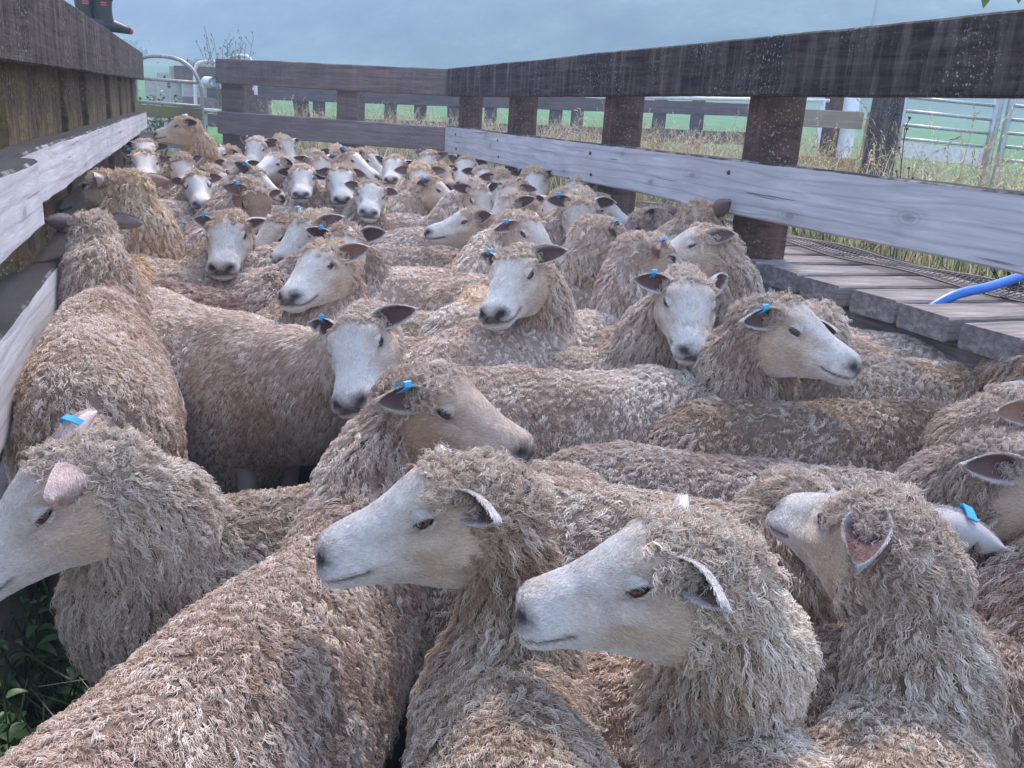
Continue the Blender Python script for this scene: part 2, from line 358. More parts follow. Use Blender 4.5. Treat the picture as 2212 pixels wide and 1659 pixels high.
def head_mesh(N, Mseg, o, seed):
    r = np.random.default_rng(seed)
    s = np.linspace(0, 1, N); s = 1 - (1 - s) ** 1.35            # denser near the nose
    xs = HX[0] + (HX[-1] - HX[0]) * s
    fine = np.linspace(HX[0], HX[-1], 600)
    def curve(T):
        y = np.interp(fine, HX, T); k = np.exp(-np.linspace(-2.5, 2.5, 31) ** 2); k /= k.sum()
        ys = np.convolve(np.pad(y, 15, mode='edge'), k, 'valid')
        w = sstep(HX[-1] - .004, HX[-1] - .022, fine); ys = y * (1 - w) + ys * w
        return np.interp(xs, fine, ys)
    t, b, w = curve(HT), curve(HB), curve(HW)
    w = w * o.get('hw', 1.0)
    th = np.arange(Mseg) * 2 * math.pi / Mseg
    cy_, sz = np.cos(th), np.sin(th)
    Y = np.sign(cy_) * np.abs(cy_) ** .85; Zr = np.sign(sz) * np.abs(sz) ** .9
    mid, hh = (t + b) / 2, (t - b) / 2
    x2 = np.repeat(xs[:, None], Mseg, 1); zr = np.repeat(Zr[None], N, 0)
    jaw = 1 - .34 * np.clip(-zr, 0, 1) ** 1.2 - .10 * np.clip(zr, 0, 1) ** 2
    muz = 1 - .26 * np.clip(zr, 0, 1) - .10 * np.clip(-zr, 0, 1) ** 3
    k = sstep(.075, .135, x2); fac = jaw * (1 - k) + muz * k
    y2 = w[:, None] * Y[None] * fac; z2 = mid[:, None] + hh[:, None] * zr
    V = np.stack([x2, y2, z2], -1).reshape(-1, 3)
    F = []
    for i in range(N - 1):
        for j in range(Mseg):
            a = i * Mseg + j; c = i * Mseg + (j + 1) % Mseg; F.append([a, c, c + Mseg, a + Mseg])
    F.append([(N - 1) * Mseg + j for j in range(Mseg)]); F.append(list(range(Mseg))[::-1])
    G = V.reshape(N, Mseg, 3)
    dx = np.gradient(G, axis=0); dth = np.roll(G, -1, 1) - np.roll(G, 1, 1)
    nrm = unit(np.cross(dth, dx)).reshape(-1, 3)
    cen = np.stack([x2, x2 * 0, np.repeat(mid[:, None], Mseg, 1)], -1).reshape(-1, 3)
    sgn = np.sign(np.sum(nrm * (V - cen), -1, keepdims=True)); sgn[sgn == 0] = 1; nrm *= sgn
    ay = np.abs(V[:, 1]); Q = np.column_stack([V[:, 0], ay, V[:, 2]])
    def bump(c, rad, amt):
        rad = np.broadcast_to(np.asarray(rad, float), (3,))
        return amt * np.exp(-np.sum(((Q - c) / rad) ** 2, -1))
    D = bump((.050, .052, .032), (.026, .02, .015), .0115) + bump((.062, .062, .006), (.015, .02, .012), -.0045)
    D += bump((.072, .055, -.022), (.03, .02, .012), .0075) + bump((.018, .055, -.068), (.034, .03, .034), .007)
    D += bump((.106, .047, -.016), (.024, .02, .016), -.0065) + bump((.14, .03, .0), (.03, .012, .015), .002)
    D += bump((.193, .027, -.032), (.009, .011, .0055), -.009) + bump((.186, .029, -.0255), (.010, .010, .006), .003)
    D += bump((.191, .034, -.036), (.008, .007, .008), .002)
    D += bump((.174, .029, -.050), (.02, .02, .011), .0045) + bump((.178, .012, -.074), (.02, .02, .01), .003)
    u = np.clip((.204 - V[:, 0]) / .067, 0, 2)
    zm = -.0535 - .006 * u + .011 * u ** 2.4
    line = np.exp(-((V[:, 2] - zm) / (.0033 if Mseg > 60 else .0042)) ** 2) * sstep(1.08, .95, u)
    D -= .0042 * line
    phil = np.exp(-(V[:, 1] / .0022) ** 2) * sstep(.186, .194, V[:, 0]) * sstep(-.056, -.050, V[:, 2]) * sstep(-.028, -.036, V[:, 2]); D -= .002 * phil
    tear = np.exp(-(((Q[:, 0] - .083) / .010) ** 2 + ((V[:, 2] - (-.002 - .3 * (Q[:, 0] - .083))) / .0025) ** 2)) * (ay > .035); D -= .002 * tear
    D += o.get('roman', 0.0) * np.exp(-((V[:, 0] - .115) / .04) ** 2) * sstep(.3, .9, np.repeat(Zr[None], N, 0).ravel()) + .0012 * vnoise(V, 45, seed % 97)
    V = V + nrm * D[:, None]
    # colour: white face, dark nose leather, dirt
    face = np.array(o.get('face', (.74, .69, .66)))
    C = np.repeat(face[None], len(V), 0)
    side_ = sstep(.45, .95, ay / np.maximum(np.repeat(w, Mseg), .01)) * sstep(.175, .11, V[:, 0])
    tanm = np.clip(sstep(.11, .03, V[:, 0]) * .55 + .40 * side_ + .38 * sstep(.1, .8, vnoise(V, 22, 3 + seed % 50)) + .25 * sstep(.2, .8, vnoise(V, 70, 4)), 0, .95)
    C = C * (1 - tanm[:, None]) + C * np.array([.80, .66, .53]) * tanm[:, None]
    nose = np.maximum.reduce([np.exp(-np.sum(((Q - (.195, .025, -.032)) / ((.0165, .019, .0135) if Mseg > 60 else (.017, .019, .014))) ** 2, -1)) * 1.35,
                              np.exp(-(((V[:, 0] - .202) / .010) ** 2 + ((V[:, 2] + .042) / .015) ** 2)) * sstep(.030, .020, ay),
                              .85 * np.exp(-np.sum(((Q - (.195, .010, -.052)) / (.010, .012, .006)) ** 2, -1))])
    nose = np.clip(nose * (1 + .25 * vnoise(V, 260, 2)), 0, 1)[:, None] * o.get('nose', .93)
    C = C * (1 - nose) + np.array([.036, .028, .033]) * nose
    pit = np.exp(-np.sum(((Q - (.194, .027, -.032)) / (.0085, .011, .0055)) ** 2, -1))[:, None]
    C = C * (1 - .9 * pit) + np.array([.012, .009, .01]) * .9 * pit
    ml = (.95 * line)[:, None]; C = C * (1 - ml) + np.array([.05, .035, .038]) * ml
    tr = (.6 * tear)[:, None]; C = C * (1 - tr) + np.array([.1, .07, .06]) * tr
    rim = np.exp(-np.sum(((Q - (.062, .060, .006)) / (.016, .03, .0105)) ** 2, -1))[:, None] * .55
    C = C * (1 - rim) + np.array([.16, .12, .11]) * rim
    if o.get('smear'):
        sm = sstep(.15, .55, vnoise(V, 55, 9)) * np.exp(-(((V[:, 0] - .155) / .022) ** 2)) * sstep(.012, .03, ay)
        C = C * (1 - sm[:, None]) + np.array([.30, .19, .07]) * sm[:, None]
    # wool cover of the head: poll, forehead, cheeks
    tk = o.get('tk', 1.12)
    edge = .030 * tk + .012 * vnoise(V, 30, seed % 31)
    top = sstep(edge + .012, edge - .012, V[:, 0]) * sstep(-.012, .012, V[:, 2] - .018 * sstep(.0, .03, V[:, 0]))
    jowl = sstep(.020, -.008, V[:, 0] + .010 * vnoise(V, 35, 8) + .15 * (V[:, 2] + .03))
    jl2 = sstep(.03, .0, V[:, 0]) * sstep(-.085, -.105, V[:, 2])
    wool = np.clip(np.maximum.reduce([top, jowl, .8 * jl2]), 0, 1)
    V = V.copy(); V[:, 0] = np.where(V[:, 0] > .075, .075 + (V[:, 0] - .075) * o.get('nl', 1.0), V[:, 0])
    return V, F, C, wool, top

def lids_and_eye(o):
    """returns (lid verts, faces, colours), (eyeball verts, faces, colours) for the +y side, head space"""
    opn = o.get('open', .75); ctr = np.array([.0605, .0420, .008]); out = unit([.30, .95, .10]); fw = unit(np.array([1, 0, -.18]) - out * np.dot([1, 0, -.18], out)); up = np.cross(fw, out); up *= np.sign(up[2])
    rad = .0198; nU, nV = 25, 8; V = []; F = []; C = []
    us = np.linspace(-1, 1, nU)
    for top in (1, -1):
        base = len(V)
        for u in us:
            w = max(0.0, 1 - abs(u) ** 2.2)
            e = (np.radians(25) * opn if top > 0 else np.radians(-14) * (.6 + .4 * opn)) * w - np.radians(5) - np.radians(6) * u - (np.radians(9) * (1 - opn))
            lim = np.radians(72) * top
            for k in range(nV):
                q = (k / (nV - 1)) ** 1.9; el = e + (lim - e) * q; az = u * np.radians(47)
                rr = rad * (1 + .06 * (1 - q) ** 4) 
                d = out * math.cos(el) * math.cos(az) + fw * math.cos(el) * math.sin(az) + up * math.sin(el)
                V.append(ctr + d * rr)
                C.append(np.array([.022, .016, .016]) if k == 0 else (np.array([.05, .036, .034]) if k == 1 else (np.array(o.get('face', (.70, .65, .61))) * (.62 if k == 2 else .92))))
        for i in range(nU - 1):
            for k in range(nV - 1):
                a = base + i * nV + k; F.append([a, a + 1, a + nV + 1, a + nV] if top < 0 else [a, a + nV, a + nV + 1, a + 1])
    # eyeball
    EV = []; EC = []; EF = []; n, mseg = 14, 24; er = .0184
    for i in range(n):
        ph = math.pi * i / (n - 1) * .62
        for j in range(mseg):
            a = 2 * math.pi * j / mseg
            d = out * math.cos(ph) + (fw * math.cos(a) + up * math.sin(a)) * math.sin(ph); EV.append(ctr + d * er)
            px, pz = math.sin(ph) * math.cos(a), math.sin(ph) * math.sin(a)
            if (px / .36) ** 2 + (pz / .16) ** 2 < 1: c = (.006, .006, .010)
            elif px * px + pz * pz < .26: c = (.12, .07, .03)
            else: c = (.03, .02, .018)
            EC.append(c)
    for i in range(n - 1):
        for j in range(mseg):
            a = i * mseg + j; b = i * mseg + (j + 1) % mseg; EF.append([a, b, b + mseg, a + mseg])
    return (np.array(V), F, np.array(C)), (np.array(EV), EF, np.array(EC))

def ear_mesh(side, pose, o, nu=22, nv=13, notch=False):
    raise_, sweep, tw = pose
    d = unit([-.22 + sweep, side * 1.0, raise_ + .02]); pp = o.get('_pitch', 20); f0 = np.array([math.cos(R_(pp)), 0, math.sin(R_(pp)) - .15]); f = unit(f0 - d * np.dot(f0, d)); v = np.cross(d, f)
    if v[2] < 0: v = -v
    c_, s_ = math.cos(tw), math.sin(tw); f, v = f * c_ + v * s_, v * c_ - f * s_
    base = np.array([-.004, side * .050, .016]); L = .086 * o.get('es', 1.0); V = []; C = []; F = []
    inner = np.array((.30, .17, .14) if o.get('pink') else ((.36, .20, .14) if o.get('orange') else tuple(np.array([.11, .062, .058]) + np.array([.17, .11, .105]) * o.get('earp', .25))))
    outer = np.array(o['earc']) if 'earc' in o else np.array((.66, .52, .49) if o.get('pink') and o['lod'] == 0 else o.get('face', (.68, .63, .60))) * .95
    pts = {}
    for layer in (0, 1):
        for i in range(nu):
            u = i / (nu - 1); w = .0245 * o.get('es', 1.0) * (math.sin(math.pi * min(1, .16 + .84 * u) ** .85) ** .75 if u < 1 else 0.0) + .0006
            curl = .030 * (1 - u) ** 1.2 + .010
            for j in range(nv):
                q = j / (nv - 1) * 2 - 1; ww = w
                if notch and q < 0: ww *= 1 - .75 * math.exp(-((u - .62) / .045) ** 2)
                ang = q * (1.25 - .55 * u)
                p = base + d * (u * L - .006) + v * ww * math.sin(ang) / math.sin(max(.3, 1.25 - .55 * u)) + f * curl * (q * q) * (1.0 if q > 0 else .75) - f * .004 - np.array([0, 0, 1]) * .012 * u * u
                th = .0016 * (1 - abs(q) ** 6) 
                p = p + f * (th if layer == 0 else -th); V.append(p)
                rimm = sstep(.62, .98, abs(q)) if True else 0; tipm = sstep(.8, 1, u)
                ci = inner * (1 - max(rimm, tipm * .6)) + outer * max(rimm, tipm * .6)
                C.append(ci if layer == 0 else outer)
                if layer == 0: pts[(i, j)] = p
    for layer in (0, 1):
        off = layer * nu * nv
        for i in range(nu - 1):
            for j in range(nv - 1):
                a = off + i * nv + j; q = [a, a + 1, a + nv + 1, a + nv]; F.append(q if layer else q[::-1])
    for i in range(nu - 1):                                    # close the rim
        for j in (0, nv - 1):
            a = i * nv + j; b = a + nu * nv; F.append([a, a + nv, b + nv, b])
    # tag: strap bent over the upper edge
    i = int(nu * .50); e = pts[(i, nv - 1)]; inn = unit(pts[(i, nv - 4)] - e); dd = unit(pts[(i + 1, nv - 1)] - pts[(i - 1, nv - 1)]); nn = unit(np.cross(inn, dd)); 
    if np.dot(nn, f) < 0: nn = -nn
    e0 = e - inn * .004
    prof = [(.019, .0045), (.010, .005), (.003, .005), (-.0025, .003), (-.0032, -.001), (-.0015, -.004), (.005, -.006), (.014, -.007), (.021, -.007)]
    TV = []; TF = []; hw = .006
    for off in (0.0, .0022):
        for (a, b) in prof:
            sg = 1 if b >= 0 else -1
            for s2 in (-1, 1): TV.append(e0 + inn * (a - (off if a < 0 else 0)) + nn * (b + sg * off) + dd * hw * s2)
    n = len(prof)
    for k in range(n - 1):
        a = 2 * k; TF.append([a, a + 1, a + 3, a + 2]); b = a + 2 * n; TF.append([b, b + 2, b + 3, b + 1])
        TF.append([a, a + 2, b + 2, b]); TF.append([a + 1, b + 1, b + 3, a + 3])
    TF.append([0, 2 * n, 2 * n + 1, 1]); k = 2 * (n - 1); TF.append([k, k + 1, k + 1 + 2 * n, k + 2 * n])
    return (np.array(V), F, np.array(C)), (np.array(TV), TF)

def sample_tris(V, F, nrm, dens, n, rng):
    T = []
    for f in F:
        if len(f) == 4: T.append((f[0], f[1], f[2])); T.append((f[0], f[2], f[3]))
        elif len(f) == 3: T.append(tuple(f))
    T = np.array(T); A, B, C = V[T[:, 0]], V[T[:, 1]], V[T[:, 2]]
    ar = .5 * np.linalg.norm(np.cross(B - A, C - A), axis=1); w = ar * dens[T].mean(1)
    cum = np.cumsum(w); tot = cum[-1]; cnt = n(tot) if callable(n) else n
    ti = np.searchsorted(cum, rng.random(cnt) * tot).clip(0, len(T) - 1)
    r1 = np.sqrt(rng.random(cnt)); r2 = rng.random(cnt); bc = np.column_stack([1 - r1, r1 * (1 - r2), r1 * r2])
    def at(a): return np.einsum('ij,ijk->ik', bc, a[T[ti]]) if a.ndim == 2 else np.einsum('ij,ij->i', bc, a[T[ti]])
    return at

def add_curves(name, P, rad, col, mat, parent):
    """P (n,k,3) points, rad (k,) or (n,k), col (n,3)"""
    n, k, _ = P.shape
    hc = bpy.data.hair_curves.new(name); hc.add_curves([k] * n)
    hc.attributes['position'].data.foreach_set('vector', np.ascontiguousarray(P, np.float32).ravel())
    ra = hc.attributes.new('radius', 'FLOAT', 'POINT'); ra.data.foreach_set('value', np.ascontiguousarray(np.broadcast_to(rad, (n, k)), np.float32).ravel())
    ca = hc.attributes.new('col', 'FLOAT_COLOR', 'CURVE'); c4 = np.ones((n, 4), np.float32); c4[:, :3] = np.clip(col, .004, .95); ca.data.foreach_set('color', c4.ravel())
    hc.materials.append(mat)
    o = bpy.data.objects.new(name, hc); col_main.objects.link(o); o.parent = parent
    return o

LOD = {0: dict(N=84, Mseg=84, dens=34000, m=4, K=7, r=.00064, lr=.0034, bod=(54, 52), fur=5200, sta=2.6),
       3: dict(N=72, Mseg=70, dens=25000, m=3, K=6, r=.00082, lr=.0040, bod=(48, 46), fur=3600, sta=2.5),
       1: dict(N=60, Mseg=56, dens=13500, m=4, K=5, r=.00105, lr=.0050, bod=(44, 40), fur=2600, sta=2.4),
       2: dict(N=44, Mseg=40, dens=7500, m=4, K=5, r=.0017, lr=.010, bod=(36, 32), fur=0, sta=3.0)}

def seen_from_pen_end(P, Nn):
    """1 where a viewer standing anywhere near the open end of the pen could see the fleece, 0 on far sides and outside the view"""
    v = np.array(CAM_LOC) - P; d = np.linalg.norm(v, axis=1); fac = np.sum(Nn * v, 1) / d
    qv = (P - np.array(CAM_LOC)) @ np.array(CAM_R); dep = np.maximum(-qv[:, 2], .05)
    inside = (-qv[:, 2] > -.1) & (np.abs(qv[:, 0]) / dep < .58 * 1.22) & (np.abs(qv[:, 1]) / dep < .44 * 1.22)
    return sstep(-.50, -.30, fac) * inside

def make_sheep(row, idx):
    key, H, naz, pitch, roll, W, wz, baz, label, o = row
    o = dict(o); o['_pitch'] = pitch
    q = LOD[o['lod']]; seed = 100 + idx * 13; rng = np.random.default_rng(seed)
    sc = o.get('sc', 1.0); W = np.array([W[0], W[1], 0.0]); H = np.array(H)
    if o['lod'] in (1, 2):
        for e_ in ('earL', 'earR'):
            v_ = o.get(e_, (.1, 0, 0)); o[e_] = (v_[0] + rng.normal() * .13, v_[1] + rng.normal() * .16, v_[2] + rng.normal() * .2)
        roll += rng.normal() * 4; pitch += rng.normal() * 4; naz += rng.normal() * 5; sc *= 1 + rng.normal() * .035; o.setdefault('earp', float(rng.random() ** 1.5)); o['hw'] = 1 + rng.normal() * .05; o['nl'] = 1 + rng.normal() * .07; o['roman'] = float(max(-.003, rng.normal() * .004))
        o['es'] = o.get('es', 1) * (1 + rng.normal() * .08); o.setdefault('nose', float(np.clip(.98 + rng.normal() * .06, .7, 1)))
        if 'face' not in o: w_ = rng.random(); o['face'] = tuple(np.array([.76, .71, .67]) * (1 - .28 * w_) + np.array([.55, .45, .36]) * .28 * w_)
        o.setdefault('tk', 1.3 + .7 * rng.random())
    a, p, rl = R_(naz), R_(pitch), R_(roll)
    fx = np.array([math.cos(a) * math.cos(p), math.sin(a) * math.cos(p), -math.sin(p)])
    fy = np.array([-math.sin(a), math.cos(a), 0.0]); fz = np.cross(fx, fy)
    fy, fz = fy * math.cos(rl) + fz * math.sin(rl), fz * math.cos(rl) - fy * math.sin(rl)
    Rm = np.column_stack([fx, fy, fz]) * sc                        # head -> world
    org = H - Rm @ np.array([.058, 0, .012])                       # head origin in world
    def hw(Vl): return Vl @ Rm.T + org - W                         # head local -> object space
    b = np.array([math.cos(R_(baz)), math.sin(R_(baz)), 0.0]); side = np.array([-b[1], b[0], 0.0])
    # ---- trunk and neck centre line with ring radii
    nb, mb = q['bod']; nT = int(nb * .58); nN = nb - nT
    tt = np.linspace(0, 1, nT) ** .8
    bl = .80 * o.get('long', 1.0); wd = o.get('wd', 1.0)
    tw = np.interp(tt, [0, .03, .10, .22, .42, .65, .85, 1], [.045, .095, .135, .162, .178, .170, .150, .126]) * wd
    thh = np.interp(tt, [0, .03, .10, .22, .42, .65, .85, 1], [.06, .12, .17, .215, .24, .235, .22, .18])
    thh = thh * (1 + (o.get('deep', 1.0) - 1) * sstep(1.0, .65, tt))
    topz = wz - .014 + np.interp(tt, [0, .05, .12, .25, .5, .8, 1], [-.12, -.055, -.02, 0, -.006, .0, -.012])
    if 'rp' in o and False: pass
    cz = topz - thh
    cen = (tt[:, None] - 1.0) * bl * b[None] + np.column_stack([np.zeros(nT), np.zeros(nT), cz])
    # neck: cubic from withers centre to the back of the head
    p0 = cen[-1]; hb = hw(np.array([[-.022, 0, -.040]]))[0]; gap = np.linalg.norm(hb - p0)
    hd = unit(fx * .55 + unit(hb - p0) * .6 + np.array([0, 0, .25]))
    p1 = p0 + b * gap * .40 + np.array([0, 0, max(.03, .38 * (hb[2] - p0[2]))]); p2 = hb - hd * gap * .36
    sN = np.linspace(0, 1, nN + 1)[1:, None]
    neck = (1 - sN) ** 3 * p0 + 3 * (1 - sN) ** 2 * sN * p1 + 3 * (1 - sN) * sN ** 2 * p2 + sN ** 3 * hb
    cl = np.concatenate([cen, neck])
    nk = o.get('nk', 1.0)
    rw = np.concatenate([tw, np.interp(sN[:, 0], [0, .2, .45, .75, 1], [.128, .124, .106 * nk, .084 * nk, .044])])
    rh = np.concatenate([thh, np.interp(sN[:, 0], [0, .2, .45, .75, 1], [.180, .166, .132 * nk, .100 * nk, .050])])
    T = unit(np.gradient(cl, axis=0)); T[:nT] = b
    up = np.array([0, 0, 1.0]); V = []; TB = []
    th = np.arange(mb) * 2 * math.pi / mb
    for i in range(len(cl)):
        if i >= nT:
            s_ = (i - nT + 1) / nN; tgt = fz
            up = unit(up * .85 + tgt * .15 * s_)
        up = unit(up - T[i] * np.dot(up, T[i])); lf = np.cross(up, T[i])
        cc, ss = np.cos(th), np.sin(th)
        Zr = np.sign(ss) * np.abs(ss) ** .92; Yr = cc * (1 - .10 * np.clip(ss, 0, 1))
        V.append(cl[i] + rw[i] * Yr[:, None] * lf + rh[i] * Zr[:, None] * up); TB.append(np.repeat(-T[i][None], mb, 0))
    V = np.concatenate(V); TB = np.concatenate(TB); nr = len(cl)
    nrmc = unit(V - np.repeat(cl, mb, 0))
    wp = V + W
    lump = .0085 * vnoise(wp, 7, seed % 41) + .006 * vnoise(wp, 17, seed % 37)
    V = V + nrmc * lump[:, None]
    # haunch bulge
    F = []
    for i in range(nr - 1):
        for j in range(mb):
            a0 = i * mb + j; c0 = i * mb + (j + 1) % mb; F.append([a0, c0, c0 + mb, a0 + mb])
    F.append([j for j in range(mb)][::-1])
    G = V.reshape(nr, mb, 3); gx = np.gradient(G, axis=0); gt = np.roll(G, -1, 1) - np.roll(G, 1, 1)
    nr_ = unit(np.cross(gt, gx)).reshape(-1, 3); sg = np.sign(np.sum(nr_ * nrmc, -1, keepdims=True)); sg[sg == 0] = 1; BN = nr_ * sg
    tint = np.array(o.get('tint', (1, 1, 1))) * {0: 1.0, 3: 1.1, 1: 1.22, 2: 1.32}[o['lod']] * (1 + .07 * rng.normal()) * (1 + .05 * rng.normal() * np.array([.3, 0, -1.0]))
    tan = np.array([.48, .36, .275]) * tint
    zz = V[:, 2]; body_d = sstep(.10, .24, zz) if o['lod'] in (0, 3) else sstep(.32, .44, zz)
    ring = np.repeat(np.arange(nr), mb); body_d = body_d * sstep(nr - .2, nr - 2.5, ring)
    # ---- head
    HV, HF, HC, Hwool, Htop = head_mesh(q['N'], q['Mseg'], o, seed)
    HG = HV[:q['N'] * q['Mseg']].reshape(q['N'], q['Mseg'], 3); gx = np.gradient(HG, axis=0); gt = np.roll(HG, -1, 1) - np.roll(HG, 1, 1)
    hn = unit(np.cross(gt, gx)).reshape(-1, 3); cn = HV - np.column_stack([HV[:, 0], HV[:, 0] * 0, np.full(len(HV), -.035)])
    sg = np.sign(np.sum(hn * cn, -1, keepdims=True)); sg[sg == 0] = 1; hn *= sg
    mbm = MB(); mbm.add(V, F, tan * (.55 if o.get('smooth') else {0: .40, 3: .52}.get(o['lod'], .6)))  # hide colour darkened under the wool, painting shade into gaps between locks
    woolc = np.clip(Hwool, 0, 1)[:, None]
    mbm.add(hw(HV), HF, HC * (1 - woolc) + tan * .9 * woolc)
    (LV, LF, LC), (EV, EF, EC) = lids_and_eye(o)
    mbm.add(hw(LV), LF, LC); mbm.add(hw(LV * [1, -1, 1]), [f[::-1] for f in LF], LC)
    (eV, eF, eC), tagL = ear_mesh(1, o.get('earL', (.1, .0, 0)), o, notch=o.get('notch') == 'L')
    mbm.add(hw(eV), eF, eC); earv = [(eV, eF, eC)]
    (eV, eF, eC), tagR = ear_mesh(-1, o.get('earR', (.1, .0, 0)), o, notch=o.get('notch') == 'R')
    mbm.add(hw(eV), eF, eC); earv.append((eV, eF, eC))
    # ---- legs (tapered, jointed) and hooves
    for sx, sy, hind in ((-.10, .07, 0), (-.10, -.07, 0), (-.64, .07, 1), (-.64, -.07, 1)):
        if hind: jj = [(-.0, 0, .40, .055), (.04, 0, .32, .050), (-.04, 0, .24, .034), (-.035, 0, .12, .021), (-.02, 0, .045, .022), (.0, 0, .0, .026)]
        else: jj = [(0, 0, .38, .05), (-.01, 0, .30, .045), (.015, 0, .20, .029), (.01, 0, .09, .019), (.015, 0, .04, .021), (.03, 0, .0, .025)]
        pts = np.array([b * (sx * bl / .8 + j_[0]) + side * sy + np.array([0, 0, j_[2]]) for j_ in jj])
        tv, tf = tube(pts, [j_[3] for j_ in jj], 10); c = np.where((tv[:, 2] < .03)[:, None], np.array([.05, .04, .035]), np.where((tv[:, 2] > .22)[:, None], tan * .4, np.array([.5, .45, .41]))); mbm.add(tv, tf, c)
    # ---- tail stub
    tl = None
    if True:
        t0 = cen[0] + np.array([0, 0, .02]); rr = .056 if o.get('tail') else .03; bt = 1.5 if o.get('tail') else 1.0
        pts = np.array([t0 + b * .03 + [0, 0, .03], t0 - b * .035 * bt + [0, 0, .0], t0 - b * .055 * bt - [0, 0, .06], t0 - b * .055 * bt - [0, 0, .11], t0 - b * .045 * bt - [0, 0, .15]])
        tv, tf = tube(pts, [rr * .8, rr, rr * 1.15, rr * 1.1, rr * .3], 14); mbm.add(tv, tf, tan * .7); tl = (tv, tf, pts)
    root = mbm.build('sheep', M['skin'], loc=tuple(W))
    tag(root, label, 'sheep', 'sheep crowded in the pen')
    for s_ in (1, -1):
        mesh_obj('eye', hw(EV * [1, s_, 1]), EF if s_ > 0 else [f[::-1] for f in EF], M['eye'], root, col=EC)
    if o.get('tag'):
        tv, tf = tagL if o['tag'] == 'L' else tagR; mesh_obj('ear_tag', hw(tv), tf, M['tag'], root, smooth=False)
    # ---- fleece
    # merged sampling surface: body + wool part of head (+ tail)
    SV = [V, hw(HV)]; SN = [BN, hn @ (Rm / sc).T]; SD = [body_d, Hwool * (1 if o['lod'] != 2 else 1.3)]
    SB = [TB, np.repeat(-fx[None], len(HV), 0)]; ST = [np.zeros(len(V)), np.where(Htop > .3, 1.0, .35)]
    SL = [np.where(ring > nT, 1.0 + .5 * sstep(nT, nT + nN * .35, ring) * (o['lod'] != 2), 1.0), np.where(Htop > .3, 1.25, 1.35)]; SF = list(F[:-1]) + [[i + len(V) for i in f] for f in HF if len(f) == 4]
    if tl is not None:
        tv, tf, pts = tl; off = len(V) + len(HV); SV.append(tv); ctr = np.repeat(pts, 14, 0); SN.append(unit(tv - ctr)); SD.append(np.full(len(tv), 1.2 if o.get('tail') else .8))
        SB.append(np.repeat(np.array([[0, 0, -1.0]]), len(tv), 0)); ST.append(np.full(len(tv), .3)); SL.append(np.full(len(tv), .7)); SF += [[i + off for i in f] for f in tf if len(f) == 4]
    SV, SN, SD, SB, ST, SL = map(np.concatenate, (SV, SN, SD, SB, ST, SL))
    SD = SD * seen_from_pen_end(SV + W, SN)
    at = sample_tris(SV, SF, SN, SD, lambda tot: int(tot * q['dens'] * (1.7 if o.get('smooth') else 1)), rng)
    Pp, Nn, Bk, tkm, lm = at(SV), unit(at(SN)), at(SB), at(ST), at(SL)
    n = len(Pp); K = q['K']; m = q['m']; Pw = Pp + W
    nc = max(20, int(n / q['sta'])); kd = KDTree(nc)
    for i in range(nc): kd.insert(Pp[i], i)
    kd.balance(); sid = np.fromiter((kd.find(p_)[1] for p_ in Pp), np.int64, n)
    to_c = Pp[sid] - Pp; to_c *= np.minimum(1, .010 / np.maximum(np.linalg.norm(to_c, axis=1, keepdims=True), 1e-6)) if o['lod'] in (0, 3) else 1
    smooth = o.get('smooth', 0)
    wob = np.stack([vnoise(Pw, 16, seed % 29 + 1), vnoise(Pw, 16, seed % 29 + 2), vnoise(Pw, 16, seed % 29 + 3)], -1)
    wob2 = rng.normal(size=(n, 3))[sid] * .85 + rng.normal(size=(n, 3)) * .3
    strnd = rng.normal(size=n)[sid]; srnd = rng.random(n)[sid]
    fl = np.array([0, 0, -1.0]) * .75 + Bk * .55 + wob * (.55 if not smooth else .25) + wob2 * (.28 if not smooth else .12)
    fl = np.where(tkm[:, None] > .7, Bk * -.25 + wob * .8 + wob2 * .6 + np.array([0, 0, .1]), fl)
    fl = fl - Nn * np.sum(fl * Nn, -1, keepdims=True); fl = unit(fl); sd_ = np.cross(Nn, fl)
    Ln = (.0160 if not smooth else .015) * lm * np.clip(1 + .26 * strnd + .10 * rng.normal(size=n) + .25 * vnoise(Pw, 9, 5), .45, 1.8)
    lift = (.42 if not smooth else .14) + .55 * tkm + .22 * srnd
    s = np.linspace(0, 1, K)
    dirs = Nn[:, None] * (lift[:, None] * (1 - s[None]) ** 1.0 + .10 - .22 * s[None] * (1 - tkm[:, None]))[..., None] + fl[:, None] * (.35 + .65 * s[None])[..., None] + np.array([0, 0, -.18])[None, None] * s[None, :, None]
    dirs = unit(dirs); step = Ln[:, None, None] * dirs / (K - 1)
    ax = np.concatenate([np.zeros((n, 1, 3)), np.cumsum(step[:, 1:], 1)], 1)
    lam = .0105 * (1 + .28 * strnd).clip(.6, 1.7); amp = (.0021 if not smooth else .0009) * (1 + .45 * tkm) * (.6 + .8 * rng.random(n)) * (1 if o['lod'] in (0, 3) else 1.25)
    ph = rng.random(n) * .9 + srnd * 6.28
    arg = 2 * math.pi * (Ln[:, None] * s[None]) / lam[:, None] + ph[:, None]
    env = np.clip(s[None] * 3, 0, 1)
    ax = ax + sd_[:, None] * (amp[:, None] * (np.sin(arg) - np.sin(ph)[:, None]) * env)[..., None] + Nn[:, None] * (amp[:, None] * .9 * (np.cos(arg)) * env)[..., None]
    ax = ax + to_c[:, None] * (((.50 if not smooth else .35) * (1 - .4 * tkm))[:, None] * s[None] ** .7)[..., None] if not smooth else ax
    # strands of each lock
    o1 = rng.normal(size=(n, m)) * q['lr'] * .62; o2 = rng.normal(size=(n, m)) * q['lr'] * .62
    cl_ = (1 - (.62 if not smooth else .2) * s ** .8)
    off = (sd_[:, None] * o1[..., None] + fl[:, None] * o2[..., None])[:, :, None] * cl_[None, None, :, None]
